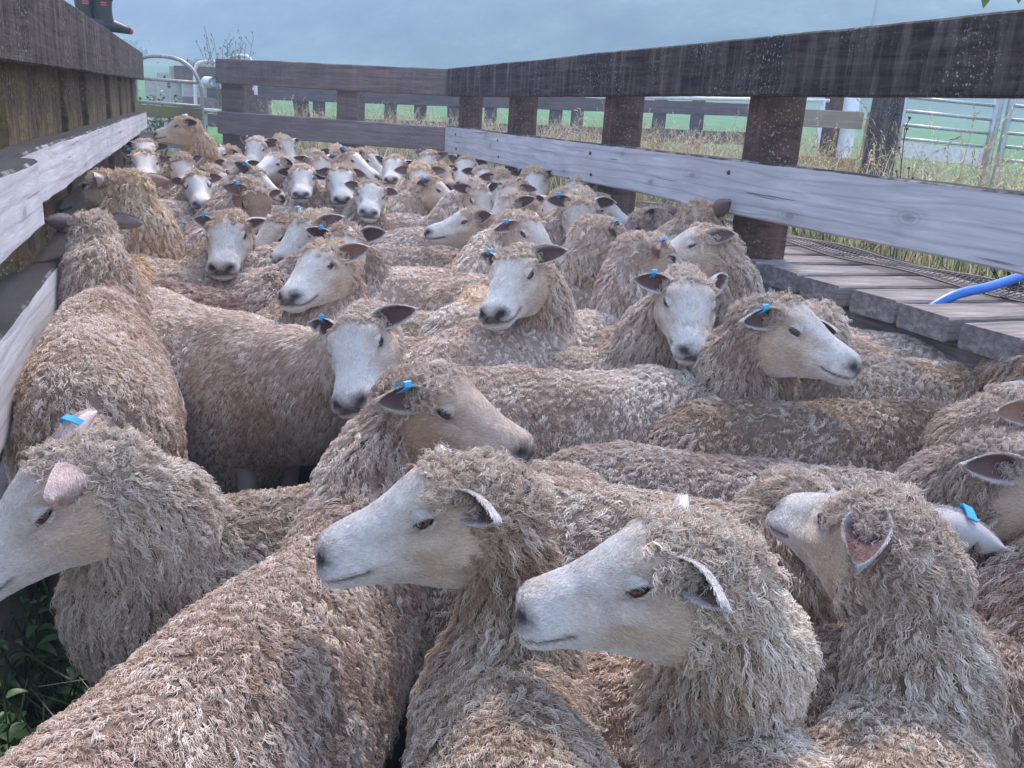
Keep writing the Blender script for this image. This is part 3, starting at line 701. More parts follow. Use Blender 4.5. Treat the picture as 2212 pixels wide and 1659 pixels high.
    jit = rng.normal(size=(n, m, 1, 3)) * .0016 * s[None, None, :, None]
    m_ = m
    St = Pp[:, None, None] + ax[:, None] * (1 + .12 * rng.normal(size=(n, m, 1, 1))) + off + jit - Nn[:, None, None] * .002
    St = St.reshape(n * m, K, 3)
    dirt = vnoise(Pw, 5, seed % 23) * .5 + vnoise(Pw, 14, seed % 19) * .45 + .30 * strnd + .14 * rng.normal(size=n)
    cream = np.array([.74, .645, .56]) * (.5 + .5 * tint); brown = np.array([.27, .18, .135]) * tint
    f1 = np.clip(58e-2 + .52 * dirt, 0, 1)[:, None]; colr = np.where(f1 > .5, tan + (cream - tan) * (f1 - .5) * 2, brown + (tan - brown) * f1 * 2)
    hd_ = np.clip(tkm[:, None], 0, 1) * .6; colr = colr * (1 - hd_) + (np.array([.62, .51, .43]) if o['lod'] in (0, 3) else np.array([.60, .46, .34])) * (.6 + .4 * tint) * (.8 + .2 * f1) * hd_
    if o.get('mark'):
        bm = sstep(.35, .05, np.linalg.norm((Pw - np.array(MARK))[:, :2] / .09, axis=1) - .45 + .3 * vnoise(Pw, 40, 2))[:, None] * .55 * (Nn[:, 2:3] > .3)
        colr = colr * (1 - bm) + np.array([.12, .42, .50]) * bm
    cs = np.repeat(colr, m, 0) * (1 + .10 * rng.normal(size=(n * m, 1)))
    fk = rng.random(n * m) < .005; cs[fk] = np.array([.045, .03, .02]) * (1 + rng.random((int(fk.sum()), 1)))
    rad = q['r'] * (1.0 - .72 * s ** 1.5)
    add_curves('fleece', St, rad[None], cs, M['wool'], root)
    # ---- short face fur
    if q['fur']:
        PV = [hw(HV)]; PN = [hn @ (Rm / sc).T]; PF = [f for f in HF if len(f) == 4]; PC = [HC]; nose_d = np.clip((HC[:, 0] - .12) / .25, 0, 1)
        eyed = np.minimum(1, np.linalg.norm((np.column_stack([HV[:, 0], np.abs(HV[:, 1]), HV[:, 2]]) - (.062, .060, .006)) / (.017, .03, .0115), axis=1)) ** 6
        PD = [(1 - Hwool * .7) * nose_d * eyed]; PB = [np.repeat((-fx * 1.0 - fz * .25)[None], len(HV), 0)]
        o_ = len(HV)
        for k, (eV, eF, eC) in enumerate(earv):
            PV.append(hw(eV)); nn_ = np.zeros_like(eV)
            for f in eF[:2 * 21 * 12]:
                c = np.cross(eV[f[1]] - eV[f[0]], eV[f[2]] - eV[f[0]]); nn_[f] += c
            PN.append(unit(unit(nn_) @ (Rm / sc).T)); PD.append(np.where(eC[:, 0] > .35, 1.0, .35)); PC.append(eC); PB.append(np.repeat((Rm / sc @ unit([-.3, 1 if k == 0 else -1, 0]))[None], len(eV), 0))
            PF += [[i + o_ for i in f] for f in eF[:2 * 21 * 12]]; o_ += len(eV)
        for s_ in (1, -1):
            lv = LV * [1, s_, 1]; PV.append(hw(lv)); PN.append(unit((lv - np.array([.0605, .042 * s_, .008])) @ (Rm / sc).T)); PD.append(np.clip((LC[:, 0] - .2) * 4, 0, 1.2)); PC.append(np.minimum(LC * 1.05, .74))
            PB.append(np.repeat((-fx * .7 + fy * 0 - fz * .15)[None], len(lv), 0)); PF += [[i + o_ for i in f] for f in LF]; o_ += len(lv)
        PV, PN, PD, PB, PC = map(np.concatenate, (PV, PN, PD, PB, PC))
        at = sample_tris(PV, PF, PN, PD, lambda tot: int(tot * q['fur'] * 90), rng)
        Pp, Nn, Bk, Cc = at(PV), unit(at(PN)), at(PB), at(PC); n = len(Pp); Pw = Pp + W
        fl = Bk + .45 * np.stack([vnoise(Pw, 40, 1), vnoise(Pw, 40, 2), vnoise(Pw, 40, 3)], -1) + .25 * rng.normal(size=(n, 3))
        fl = unit(fl - Nn * np.sum(fl * Nn, -1, keepdims=True)); ln = .0062 * (.6 + .8 * rng.random(n)); s = np.linspace(0, 1, 4)
        St = Pp[:, None] + (Nn[:, None] * (.32 * s - .14 * s * s)[None, :, None] + fl[:, None] * (.9 * s)[None, :, None]) * ln[:, None, None]
        rf = {0: .00030, 3: .0004}.get(o['lod'], .0005)
        add_curves('face_fur', St, (rf * (1 - .7 * s))[None], np.clip(Cc * 1.08 * (1 + .17 * rng.normal(size=(n, 1)) + .14 * vnoise(Pw, 55, 6)[:, None]), 0, .82), M['fur'], root)
    return root

MARK = (0.245, 1.929, .66)
SHEEP = [
    ('A', (0.278, 1.004, 0.673), 170.5, 10, 0, (0.361, 0.87), 0.535, 76.5, 'ewe with half-closed eye, head turned to profile, chin resting on the big front fleece', {'lod': 0, 'tag': 'R', 'tint': (1, 0.97, 0.93), 'earL': (0.25, -0.05, 0.2), 'es': 0.82, 'earR': (0.9, 0.9, 0), 'tk': 1.6, 'nk': 0.8, 'open': 0.5}),
    ('B', (0.472, 0.784, 0.676), 157.0, 10, 0, (0.618, 0.762), 0.515, 79.0, 'ewe with woolly forehead and curled ear, its muzzle at the front near the bottom edge', {'lod': 0, 'earR': (0.95, 0.15, 0), 'earL': (0.1, -0.05, 0.3), 'es': 0.78, 'tk': 1.55, 'nk': 0.92, 'open': 0.5}),
    ('C', (0.872, 0.867, 0.652), 86.8, 2, 0, (0.851, 0.704), 0.525, 42.8, 'ewe seen from behind with muzzle lifted and a notched ear pointing right', {'lod': 0, 'tag': 'R', 'notch': 'R', 'earR': (-0.05, -0.25, 0), 'earL': (0.1, -0.9, 1.7), 'es': 1.05, 'tk': 1.5, 'nk': 0.9, 'earc': (0.46, 0.42, 0.43), 'sc': 1.1}),
    ('D', (1.303, 0.922, 0.644), 299.3, 10, 0, (1.353, 1.205), 0.535, 333.0, 'ewe cut off by the frame edge, pale ear pointing left above curly cheek wool', {'lod': 0, 'earL': (0, -0.3, 0), 'earR': (0.1, -0.75, 0.2)}),
    ('E', (1.012, 1.07, 0.476), 326.6, 65, 0, (0.891, 1.095), 0.565, 327.3, 'pale fleece back between the profile ewe and the ewe with lifted muzzle, head hidden', {'lod': 3}),
    ('F', (1.788, 1.107, 0.653), 301.8, 30, 0, (1.699, 1.407), 0.605, 348.3, 'dirty dark brown fleece body with its rounded rump facing left', {'tint': (0.56, 0.52, 0.5), 'lod': 3}),
    ('Gh', (1.259, 1.535, 0.754), 306.7, 9, 0, (1.177, 1.686), 0.625, 350.7, 'ewe in right-facing profile, chin on a back, under the walkway planks', {'earL': (0.1, -0.3, 0), 'earR': (0.05, -0.2, 0.2), 'tag': 'R', 'open': 0.8, 'lod': 3}),
    ('H', (1.133, 1.786, 0.754), 252.6, 23, -2, (1.06, 2.004), 0.595, 342.9, 'white-faced ewe with brown smears beside its nose, blue tag hanging from its ear', {'tag': 'R', 'earR': (0.1, 0.0, 0.1), 'earL': (0.25, -0.6, 0), 'smear': 1, 'lod': 3}),
    ('I', (0.772, 2.045, 0.776), 233.3, 17, 15, (0.974, 2.179), 0.625, 164.3, 'white-faced ewe staring at the camera mid-pen, head tilted, notched ear', {'lod': 1, 'tag': 'R', 'earR': (0.3, 0.0, 0), 'earL': (0.15, 0.0, 0.2), 'notch': 'R', 'open': 0.8}),
    ('J', (0.335, 1.789, 0.674), 245.4, 25, 20, (0.24, 2.197), 0.625, 302.3, 'ewe looking down with head tilted, dark ears, in front of a smooth blue-marked flank', {'tag': 'R', 'earR': (0.45, 0.0, 0), 'earL': (0.15, 0.1, 0.2), 'notch': 'R', 'open': 0.7, 'smooth': 1, 'mark': 1, 'nk': 0.85, 'lod': 3, 'tint': (1.16, 1.13, 1.1), 'deep': 1.28}),
    ('K', (-0.224, 2.762, 0.76), 92.6, 25, 0, (-0.193, 2.483), 0.69, 90.6, 'ewe seen from the rear, woolly docked tail, beside the left fence', {'earL': (0.25, -0.1, 0), 'earR': (0.15, -0.1, 0.5), 'tail': 1, 'tint': (0.92, 0.85, 0.8), 'wd': 1.0, 'lod': 3, 'earc': (0.22, 0.17, 0.17), 'deep': 1.1}),
    ('L', (-0.196, 1.238, 0.621), 195.0, 26, 0, (0.01, 1.382), 0.54, 183.3, 'ewe at the left edge, pink folded ear beside its eye, above green weeds', {'lod': 0, 'tag': 'R', 'pink': 1, 'tk': 1.2, 'earR': (0.5, -0.7, 0), 'earL': (0.75, 1.0, 0.3), 'es': 1.1, 'nk': 0.88, 'open': 0.4}),
    ('M2', (0.428, 1.362, 0.68), 318.6, 6, 0, (0.216, 1.271), 0.545, 54.2, 'brown-faced ewe looking right, big back spreading to the bottom corner of the picture', {'lod': 0, 'open': 0.8, 'earL': (0.3, -0.6, 0), 'earR': (0.25, -0.15, 0.1), 'tag': 'R', 'tint': (0.95, 0.88, 0.84), 'long': 1.1, 'nk': 0.9, 'tk': 1.7, 'face': (0.6, 0.49, 0.41)}),
    ('BR', (1.378, 0.83, 0.521), 331.1, 30, 0, (1.15, 0.792), 0.485, 351.1, 'dark curly fleece at the right edge below the ewe with the notched ear', {'tint': (0.7, 0.62, 0.58), 'lod': 3}),
    ('M', (0.337, 2.381, 0.74), 221.9, 14, 8, (0.189, 2.397), 0.605, 336.9, 'ewe with wide pale pink ears lifting its chin to the left', {'lod': 1, 'tag': 'R', 'earR': (0.1, 0.1, 0), 'earL': (0.1, 0.1, 0.3), 'pink': 1, 'open': 1}),
    ('N', (0.489, 2.81, 0.723), 262.1, 21, 4, (0.67, 2.905), 0.625, 175.1, 'ewe peering over the raised head of the pink-eared ewe, large dark ears', {'lod': 1, 'tag': 'R', 'earR': (0.4, 0.1, 0), 'earL': (0.3, -0.3, 0)}),
    ('O', (0.14, 3.003, 0.731), 257.3, 19, 4, (-0.003, 3.077), 0.625, 337.3, 'ewe facing the camera with wide eye and dark ears, brown forelock', {'lod': 1, 'tag': 'R', 'earR': (0.3, 0.0, 0), 'earL': (0.2, 0.1, 0), 'open': 1}),
    ('P2', (0.38, 3.026, 0.742), 204.8, 26, 0, (0.11, 3.013), 0.65, 2.8, 'roman-nosed ewe with bulging white forehead, muzzle lowered to the left', {'lod': 1, 'earL': (0.4, -0.5, 0), 'tag': 'R', 'earR': (0.9, -0.3, 0)}),
    ('P1', (0.304, 3.211, 0.704), 206.6, 26, 0, (0.038, 3.26), 0.65, 349.6, 'ewe almost hidden, only its muzzle showing beside the wide-eyed ewe', {'lod': 1, 'tint': (0.8, 0.7, 0.68)}),
    ('Q', (0.275, 3.471, 0.779), 290.5, 46, 0, (0.006, 3.446), 0.65, 5.5, 'ewe with rusty brown forelock, head bowed behind the white-browed ewe', {'lod': 1, 'tag': 'R', 'earR': (0.1, 0.2, 0), 'face': (0.45, 0.32, 0.24), 'tk': 1.3}),
    ('R', (-0.18, 3.309, 0.84), 118.1, 20, 0, (-0.131, 3.208), 0.665, 83.1, 'ewe seen from behind with golden crimped neck wool', {'lod': 1, 'earL': (0, 0.1, 0), 'earc': (0.3, 0.2, 0.17), 'tint': (1.06, 0.97, 0.8)}),
    ('R2', (-0.257, 3.305, 0.842), 152.4, 12, 0, (-0.373, 3.062), 0.65, 64.4, 'ewe with golden topknot nosing the left fence', {'lod': 1, 'tk': 1.5, 'tint': (1.06, 0.98, 0.82)}),
    ('AI', (1.026, 3.285, 0.759), 168.6, 4, 0, (1.276, 3.183), 0.65, 157.6, 'ewe in left-facing profile with mouth line and upright folded ear', {'lod': 1, 'earL': (0.75, -0.4, 0)}),
    ('AJ', (1.257, 3.482, 0.775), 190.2, 22, 0, (1.464, 3.309), 0.65, 140.2, 'ewe behind the left-facing profile ewe, sloping forehead and narrow eye', {'lod': 1, 'earL': (0.5, -0.5, 0)}),
    ('AK', (1.163, 2.899, 0.768), 300.1, 22, 0, (0.894, 2.908), 0.65, 358.1, 'white-faced ewe with ginger forelock facing right, blue tag on its drooped ear', {'lod': 1, 'tag': 'R', 'earR': (-0.05, 0.1, 0), 'earL': (0.1, -0.5, 0)}),
    ('AV', (1.407, 2.75, 0.773), 4.9, 20, 0, (1.325, 2.813), 0.625, 32.9, 'ewe turned away to the right, tagged dark ear against cream neck wool', {'lod': 1, 'tag': 'R', 'earR': (0.2, -0.2, 0), 'tk': 1.5, 'earc': (0.2, 0.12, 0.11)}),
    ('AW', (1.334, 2.279, 0.788), 351.7, 20, 0, (1.21, 2.268), 0.645, 21.7, 'ewe turned away with crimped cream neck, small tagged ear, before the fence post', {'lod': 1, 'tag': 'R', 'earR': (0.2, -0.3, 0), 'tk': 1.3, 'earc': (0.25, 0.16, 0.14)}),
    ('AX', (1.438, 2.306, 0.823), 166.1, 14, 0, (1.657, 2.298), 0.645, 118.1, 'grey-white ewe with closed eye and tan upright neck beside the round fence post', {'lod': 1, 'open': 0.3, 'earL': (0.55, -0.7, 0)}),
    ('AY', (1.774, 2.74, 0.835), 27.1, 20, 0, (1.505, 2.754), 0.65, 357.1, 'fluffy white head with one dark ear raised against the fence post', {'lod': 1, 'tint': (1.15, 1.15, 1.15), 'earc': (0.2, 0.13, 0.12), 'earR': (0.7, -0.3, 0.2)}),
    ('AU', (1.673, 3.093, 0.766), 171.6, 30, 0, (1.93, 3.008), 0.65, 161.6, 'grey-faced ewe looking left with a tall grey ear, near the plank walkway', {'lod': 1, 'face': (0.38, 0.34, 0.36), 'earL': (0.7, -0.3, 0)}),
    ('AS', (1.517, 3.273, 0.788), 249.1, 39, 5, (1.362, 3.494), 0.65, 305.1, 'bald-faced ewe with bowed head and two dark ears, bright blue tag', {'lod': 1, 'tag': 'R', 'earR': (0.3, 0.1, 0), 'earL': (-0.1, 0.2, 0)}),
    ('AT', (1.812, 3.661, 0.783), 309.7, 12, 0, (1.553, 3.737), 0.65, 343.7, 'black-nosed ewe facing right, chin lifted toward the right fence', {'lod': 1}),
    ('AR', (1.772, 3.917, 0.832), 201.7, 28, 0, (2.04, 3.944), 0.65, 185.7, 'ewe facing left under the lower right rail, one tall dark ear', {'lod': 1, 'earL': (0.4, 0.1, 0)}),
    ('AQ', (1.707, 4.284, 0.849), 253.3, 18, 2, (1.669, 4.551), 0.665, 278.3, 'long white-nosed ewe facing front with dark ears out, below the right rail', {'lod': 2, 'tag': 'R', 'earR': (0.3, 0, 0), 'earL': (0.1, 0.1, 0)}),
    ('AP', (1.516, 4.112, 0.781), 224.8, 39, 0, (1.75, 4.246), 0.665, 209.8, 'brown curly forelock of a ewe with its head bowed, mid herd', {'lod': 2, 'tk': 1.4}),
    ('AO', (1.355, 4.057, 0.765), 281.5, 43, 0, (1.176, 4.259), 0.665, 311.5, 'cream curly poll of a ewe bowed low in front of the wooden corner', {'lod': 2, 'tk': 1.3}),
    ('AN', (1.601, 4.765, 0.825), 261.4, 20, 0, (1.595, 5.035), 0.665, 271.4, 'ewe facing front with upright white-tipped tag, near the wooden corner', {'lod': 2, 'tag': 'L', 'earL': (0.7, 0.1, 0)}),
    ('AM', (1.612, 5.159, 0.842), 252.6, 14, 0, (1.736, 5.399), 0.665, 242.6, 'pale-faced ewe in the row right below the wooden corner', {'lod': 2, 'tag': 'R', 'earR': (0.7, 0, 0)}),
    ('AL', (1.418, 4.947, 0.819), 284.0, 14, 0, (1.267, 5.17), 0.665, 304.0, 'tan-faced ewe with dark-rimmed eye looking right, far row', {'lod': 2, 'face': (0.46, 0.35, 0.28)}),
    ('AH', (1.255, 4.435, 0.774), 328.2, 14, 0, (0.989, 4.485), 0.665, 349.2, 'white-faced ewe in right profile with dark flattened ear, far middle', {'lod': 2, 'tag': 'R', 'earR': (0.1, -0.4, 0)}),
    ('AG', (1.192, 4.585, 0.817), 250.4, 26, 0, (1.12, 4.845), 0.665, 285.4, 'cream forelocked ewe bowed behind the right-profile ewe, far middle', {'lod': 2}),
    ('AF', (1.153, 5.057, 0.842), 247.2, 14, 3, (1.3, 5.283), 0.665, 237.2, 'ewe with long white face and tagged raised ear, far row centre', {'lod': 2, 'tag': 'R', 'earR': (0.6, 0, 0), 'earL': (0.1, 0.1, 0)}),
    ('AE2', (1.172, 5.718, 0.831), 310.4, 22, 0, (0.921, 5.817), 0.665, 338.4, 'muzzle of a ewe peeping from behind the tag-eared ewe at the back fence', {'lod': 2}),
    ('AE', (1.01, 5.449, 0.844), 317.5, 16, 0, (0.744, 5.498), 0.665, 349.5, 'ewe with upright tagged ear facing right beneath the back fence post', {'lod': 2, 'tag': 'R', 'earR': (0.8, 0, 0)}),
    ('AD', (0.756, 5.147, 0.82), 281.6, 29, 0, (0.577, 5.349), 0.665, 311.6, 'pale bowed ewe poll with blue tag, in front of the back fence', {'lod': 2, 'tag': 'L', 'earL': (0.0, 0.1, 0)}),
    ('AC', (0.841, 4.145, 0.767), 254.5, 17, 0, (0.801, 4.412), 0.65, 278.5, 'front-facing ewe with long forelock and wide dark ears, standing tall mid herd', {'lod': 1, 'earR': (0.25, 0.1, 0), 'earL': (0.2, 0.0, 0)}),
    ('AB', (0.767, 4.521, 0.801), 256.4, 20, 0, (0.765, 4.791), 0.665, 270.4, 'long-nosed ewe facing front beside the tall dark-eared ewe', {'lod': 2, 'earL': (-0.2, 0.1, 0)}),
    ('AA', (0.583, 4.591, 0.798), 256.8, 12, 6, (0.746, 4.806), 0.665, 232.8, 'front-facing ewe with drooping pale ear and pink mouth', {'lod': 2, 'earL': (-0.35, 0.1, 0)}),
    ('Z', (0.396, 4.765, 0.765), 335.3, 16, 0, (0.127, 4.74), 0.665, 5.3, 'ewe in right profile with narrow eye and dark tagged ear, far group by the gate', {'lod': 2, 'tag': 'R', 'earR': (0.5, -0.2, 0)}),
    ('Y', (0.303, 5.254, 0.779), 252.7, 18, 0, (0.319, 5.523), 0.665, 266.7, 'small white-faced ewe with tan forelock facing front, behind the right-profile ewe', {'lod': 2}),
    ('X', (0.503, 5.301, 0.82), 222.6, 8, 0, (0.696, 5.491), 0.665, 224.6, 'ginger-forelocked ewe looking down to the left, below the back fence', {'lod': 2, 'earL': (0, 0.1, 0)}),
    ('W', (0.468, 6.0, 0.858), 245.5, 20, 0, (0.621, 6.222), 0.665, 235.5, 'ewe with blue tag on an upright ear against the lower back rail', {'lod': 2, 'tag': 'R', 'earR': (0.9, 0, 0), 'earL': (0.1, 0, 0)}),
    ('V', (0.091, 4.76, 0.73), 268.9, 16, 3, (0.049, 5.026), 0.665, 278.9, 'front-facing ewe with grey nose below the half-hidden short-eared ewe', {'lod': 2, 'earL': (0.1, 0.1, 0)}),
    ('U', (0.028, 5.357, 0.769), 271.7, 18, 0, (-0.106, 5.591), 0.665, 299.7, 'ewe with short pale ears half hidden below the tallest sheep', {'lod': 2, 'earL': (0.3, 0, 0)}),
    ('T', (0.008, 6.325, 0.965), 193.9, 6, 0, (0.243, 6.42), 0.74, 151.9, 'tallest sheep, head raised in left profile before the arched gate, ginger neck', {'lod': 1, 'tag': 'R', 'earR': (1.2, 0, 0), 'earL': (0.3, -0.5, 0), 'face': (0.72, 0.62, 0.52), 'tint': (1.06, 0.95, 0.8)}),
    ('Sx', (-0.159, 5.106, 0.808), 269.8, 12, 0, (-0.28, 5.347), 0.665, 296.8, 'front-facing ewe with level dark ears beside the left fence', {'lod': 2, 'tag': 'R', 'earR': (0.25, 0, 0), 'earL': (0.1, 0, 0)}),
    ('S2', (-0.171, 5.626, 0.843), 271.7, 14, 0, (-0.226, 5.89), 0.665, 281.7, 'ewe whose forelock and ears rise behind the level-eared ewe at the left fence', {'lod': 2, 'earR': (0.3, 0, 0), 'earL': (0.3, 0, 0)}),
    ('T2', (0.301, 6.822, 0.775), 207.5, 12, 0, (0.426, 6.582), 0.65, 117.5, 'round dark ear of a ewe in the gap beside the arched gate', {'lod': 2, 'earR': (0.5, 0.2, 0)}),
    ('B1', (1.162, 2.955, 0.592), 343.5, 50, 0, (1.027, 3.333), 0.645, 343.5, 'back of a ewe seen as a pale strip behind the staring ewe', {'lod': 1}),
    ('B2', (0.922, 2.349, 0.513), 343.6, 60, 0, (0.888, 2.862), 0.575, 345.6, 'golden strip of a fleece back just left of the staring ewe, head hidden', {'lod': 1, 'tint': (1.03, 0.98, 0.88)}),
    ('B3', (0.885, 2.144, 0.528), 347.6, 60, 0, (0.816, 2.526), 0.575, 340.6, 'pale crimped back in front of the golden strip, head hidden by the staring ewe', {'lod': 3, 'tint': (1.02, 1.0, 0.97)}),
    ('BB', (1.368, 1.726, 0.679), 171.6, 31, 0, (1.669, 2.033), 0.625, 134.6, 'white curly back against the walkway side beam', {'tint': (1.15, 1.15, 1.15), 'long': 0.6, 'lod': 3}),
    ('BC', (1.968, 1.317, 0.652), 308.8, 40, 0, (1.962, 1.608), 0.625, 339.4, 'crimped brown back behind the right-facing profile ewe, cut by the frame', {'tint': (0.92, 0.86, 0.8), 'lod': 3}),
    ('D2', (1.54, 1.104, 0.66), 311.6, 14, 0, (1.654, 1.432), 0.515, 315.6, 'sheep at the right edge showing a black-tipped ear and orange inner ear', {'earR': (0.1, -0.85, 0.3), 'earL': (0.2, -0.4, 0), 'orange': 1, 'lod': 3}),
    ('Dk', (0.405, 2.686, 0.588), 341.4, 60, 0, (0.208, 2.614), 0.625, 323.2, 'dark brown fleece back beneath the wide-eyed ewe and the hidden muzzle', {'tint': (0.6, 0.5, 0.48), 'lod': 3}),
    ('X1', (1.59, 4.427, 0.804), 262.2, 30, 0, (1.496, 4.68), 0.66, 290.2, 'ewe peering out between the upright-tagged ewe and the dark-eared long-nosed ewe', {'lod': 2}),
    ('X2', (1.541, 5.748, 0.844), 235.0, 24, 0, (1.696, 5.969), 0.66, 235.0, 'small far ewe under the lower back rail, near its right end', {'lod': 2, 'tag': 'R', 'earR': (0.5, 0, 0)}),
    ('X3', (1.012, 6.059, 0.826), 270.5, 26, 0, (1.009, 6.329), 0.66, 270.5, 'small far ewe head just left of the back fence middle post', {'lod': 2}),
    ('X4', (0.739, 6.621, 0.851), 293.6, 22, 0, (0.589, 6.846), 0.68, 303.6, 'farthest ewe, head against the lower back rail behind the ginger-forelocked ewe', {'lod': 2}),
    ('X5', (0.197, 5.11, 0.727), 292.8, 30, 0, (-0.031, 5.253), 0.66, 327.8, 'ewe half hidden right of the grey-nosed ewe, near the gate', {'lod': 2}),
    ('X6', (1.575, 3.691, 0.764), 226.9, 34, 0, (1.589, 3.961), 0.66, 266.9, 'ewe between the bald-faced ewe and the brown curly forelock', {'lod': 2, 'earL': (0.3, 0, 0)}),
]

# ------------------------------------------------------------------ fences
def fx_left(y): return -.405 + .0185 * y

def build_left_fence():
    f = empty('wooden_fence', (-.36, 3.0, 0)); tag(f, 'dark and pale plank fence with mossy slab posts, along the herd on the left', 'fence')
    def rail(y0, y1, z, h, t, dx, mat, seed, rough=.005):
        board_obj('rail', (fx_left(y0) + dx, y0, z), (fx_left(y1) + dx, y1, z), h, t, mat, f, seed, rough, side=1)
    board_obj('rail', (fx_left(-1.2) + .03, -1.2, 1.165), (fx_left(8.25) + .03, 8.25, 1.252), .213, .05, M['dark_rail'], f, 1, .0035, side=1)
    rail(1.3, 7.0, .872, .135, .07, .045, M['pale_rail'], 2)
    rail(7.03, 8.2, .872, .135, .07, .035, M['pale_rail'], 3)
    rail(-1.2, 2.05, .871, .139, .06, .105, M['pale_rail'], 4)
    rail(-1.2, 8.2, .50, .20, .10, .05, M['pale_rail'], 5)
    rail(-1.2, 8.2, .12, .20, .10, .05, M['mid_rail'], 6)
    ys = [2.46, 3.0, 3.39, 3.72, 4.02, 4.38, 4.95, 5.4, 5.9, 6.36, 6.95, 7.55, 8.2]
    r = np.random.default_rng(5)
    for i in range(len(ys) - 1):
        w = ys[i + 1] - ys[i]; y0 = ys[i] + .012; dx = r.uniform(-.02, .012)
        V, F = board(1.38 + r.uniform(-.1, .02), w - .02, .11, 40 + i, .012)        # grown along x, stood upright
        V2 = np.column_stack([-V[:, 1], V[:, 2], V[:, 0]])
        o = mesh_obj('post', V2, F, M['slab'], f, smooth=False); o.location = np.array([fx_left(y0) - .025 + dx, y0, 0]) - np.array(f.location)
    for y0, w in ((1.2, .25), (-.4, .25)):
        V, F = board(1.36, w, .11, 60, .012); V2 = np.column_stack([-V[:, 1], V[:, 2], V[:, 0]])
        o = mesh_obj('post', V2, F, M['slab'], f, smooth=False); o.location = np.array([fx_left(y0) - .025, y0, 0]) - np.array(f.location)

A0, A1 = np.array([.315, 7.62]), np.array([1.80, 6.29])

def build_back_fence():
    f = empty('wooden_fence', (1.0, 7.0, 0)); tag(f, 'grey brown plank fence closing the far end of the herd, beside the arched gate', 'fence')
    d = unit(A1 - A0)
    for z, h, mat, s in ((1.258, .182, M['dark_rail_back'], 11), (.876, .174, M['mid_rail'], 12), (.44, .17, M['mid_rail'], 13)):
        board_obj('rail', (*A0, z), (*(A1 - d * .012), z), h, .05, mat, f, s, .005, side=1)
    n = np.array([-d[1], d[0]])
    for k, (s, w, t) in enumerate(((.0, .215, .12), (1.06, .17, .14))):
        p = A0 + d * s + n * .053
        V, F = board(1.42, w, t, 70 + k, .006); V2 = np.column_stack([V[:, 2], V[:, 1], V[:, 0]])
        o = mesh_obj('post', V2, F, M['dark_rail_back'], f, smooth=False)
        ang = math.atan2(d[1], d[0]); o.rotation_euler = (0, 0, ang); o.location = np.array([*p, 0]) - np.array(f.location)

def build_right_fence():
    f = empty('wooden_fence', (1.85, 3.0, 0)); tag(f, 'fence with black top rail, bleached knotty lower rail and round posts on the right', 'fence')
    board_obj('rail', (1.80, 6.27, 1.258), (1.80, -1.2, 1.268), .185, .05, M['dark_rail'], f, 21, .0032, side=1)
    board_obj('rail', (1.80, 6.27, .876), (1.80, -1.2, .872), .182, .05, M['pale_rail'], f, 22, .004, side=1)
    for y in (6.0, 5.12, 3.82, 2.68, .9):
        for z in (1.30, 1.40, .915, 1.01):
            V, F = tube([(1.803, y + .02 * math.sin(z * 40), z), (1.794, y + .02 * math.sin(z * 40), z)], [.009, .007], 8)
            mesh_obj('bolt', V - np.array([1.85, 3.0, 0]), F, M['netting'], f)
    for i, (y, r) in enumerate(((6.14, .085), (5.12, .088), (3.82, .092), (2.68, .098), (.9, .1))):
        round_post('post', 1.855 + r, y, 0, 1.40, r, M['post'], f, 80 + i, lean=(0.0, .0))

def build_walkway():
    f = empty('plank_walkway', (2.1, 2.2, .6)); tag(f, 'raised walkway of short weathered planks beneath the bleached right rail', 'walkway')
    ys = [.6, .82, 1.04, 1.26, 1.47, 1.68, 1.885, 2.10, 2.315, 2.53, 2.75, 2.97, 3.2, 3.42, 3.64, 3.87, 4.1]
    r = np.random.default_rng(3)
    for i, y in enumerate(ys):
        x0 = 1.855 + r.uniform(-.01, .01)
        if any(abs(y + .09 - q) < .0 for q in ()): continue
        board_obj('plank', (x0, y, .655 + r.uniform(-.004, .004)), (2.46 + r.uniform(0, .04), y + r.uniform(-.01, .01), .655), .066, .178, M['deck'], f, 100 + i, .004, side=1)
    board_obj('side_beam', (1.90, -.5, .47), (1.90, 4.6, .47), .182, .06, M['deck'], f, 130, .004, side=-1)
    board_obj('side_beam', (2.40, -.5, .47), (2.40, 4.6, .47), .182, .06, M['deck'], f, 131, .004, side=-1)
    # strip of rolled wire netting along the outer edge
    mb = MB(); ys2 = np.arange(.9, 4.3, .020)
    def wav(y, u): return np.array([2.27 + .05 * math.sin(y * 2.1) * .4 + u * .16, y, .735 + .022 * math.sin(u * math.pi) + .006 * math.sin(y * 9 + u * 5)])
    for y in ys2:
        for sgn in (1, -1):
            pts = [wav(y + sgn * .075 * u, u + .0) for u in np.linspace(0, 1, 7)]; mb.add(*tube(pts, .0015, 4, False))
    for u in (0, .5, 1):
        mb.add(*tube([wav(y, u) for y in ys2], .003, 4, False))
    n = mb.build('wire_netting', M['netting'], col=False); tag(n, 'long strip of dark wire netting lying along the plank walkway', 'wire netting')
    pts = [(1.90, 1.873, .64), (1.97, 1.873, .70), (2.06, 1.875, .742), (2.2, 1.89, .762), (2.34, 1.925, .78), (2.55, 1.98, .80), (2.8, 2.02, .78), (3.3, 2.0, .72), (3.9, 1.9, .66)]
    hv, hf = tube(smooth_path(pts, 60), .0145, 14); tag(mesh_obj('hose', hv, hf, M['hose']), 'blue plastic hose curving over the walkway at the right edge', 'hose')

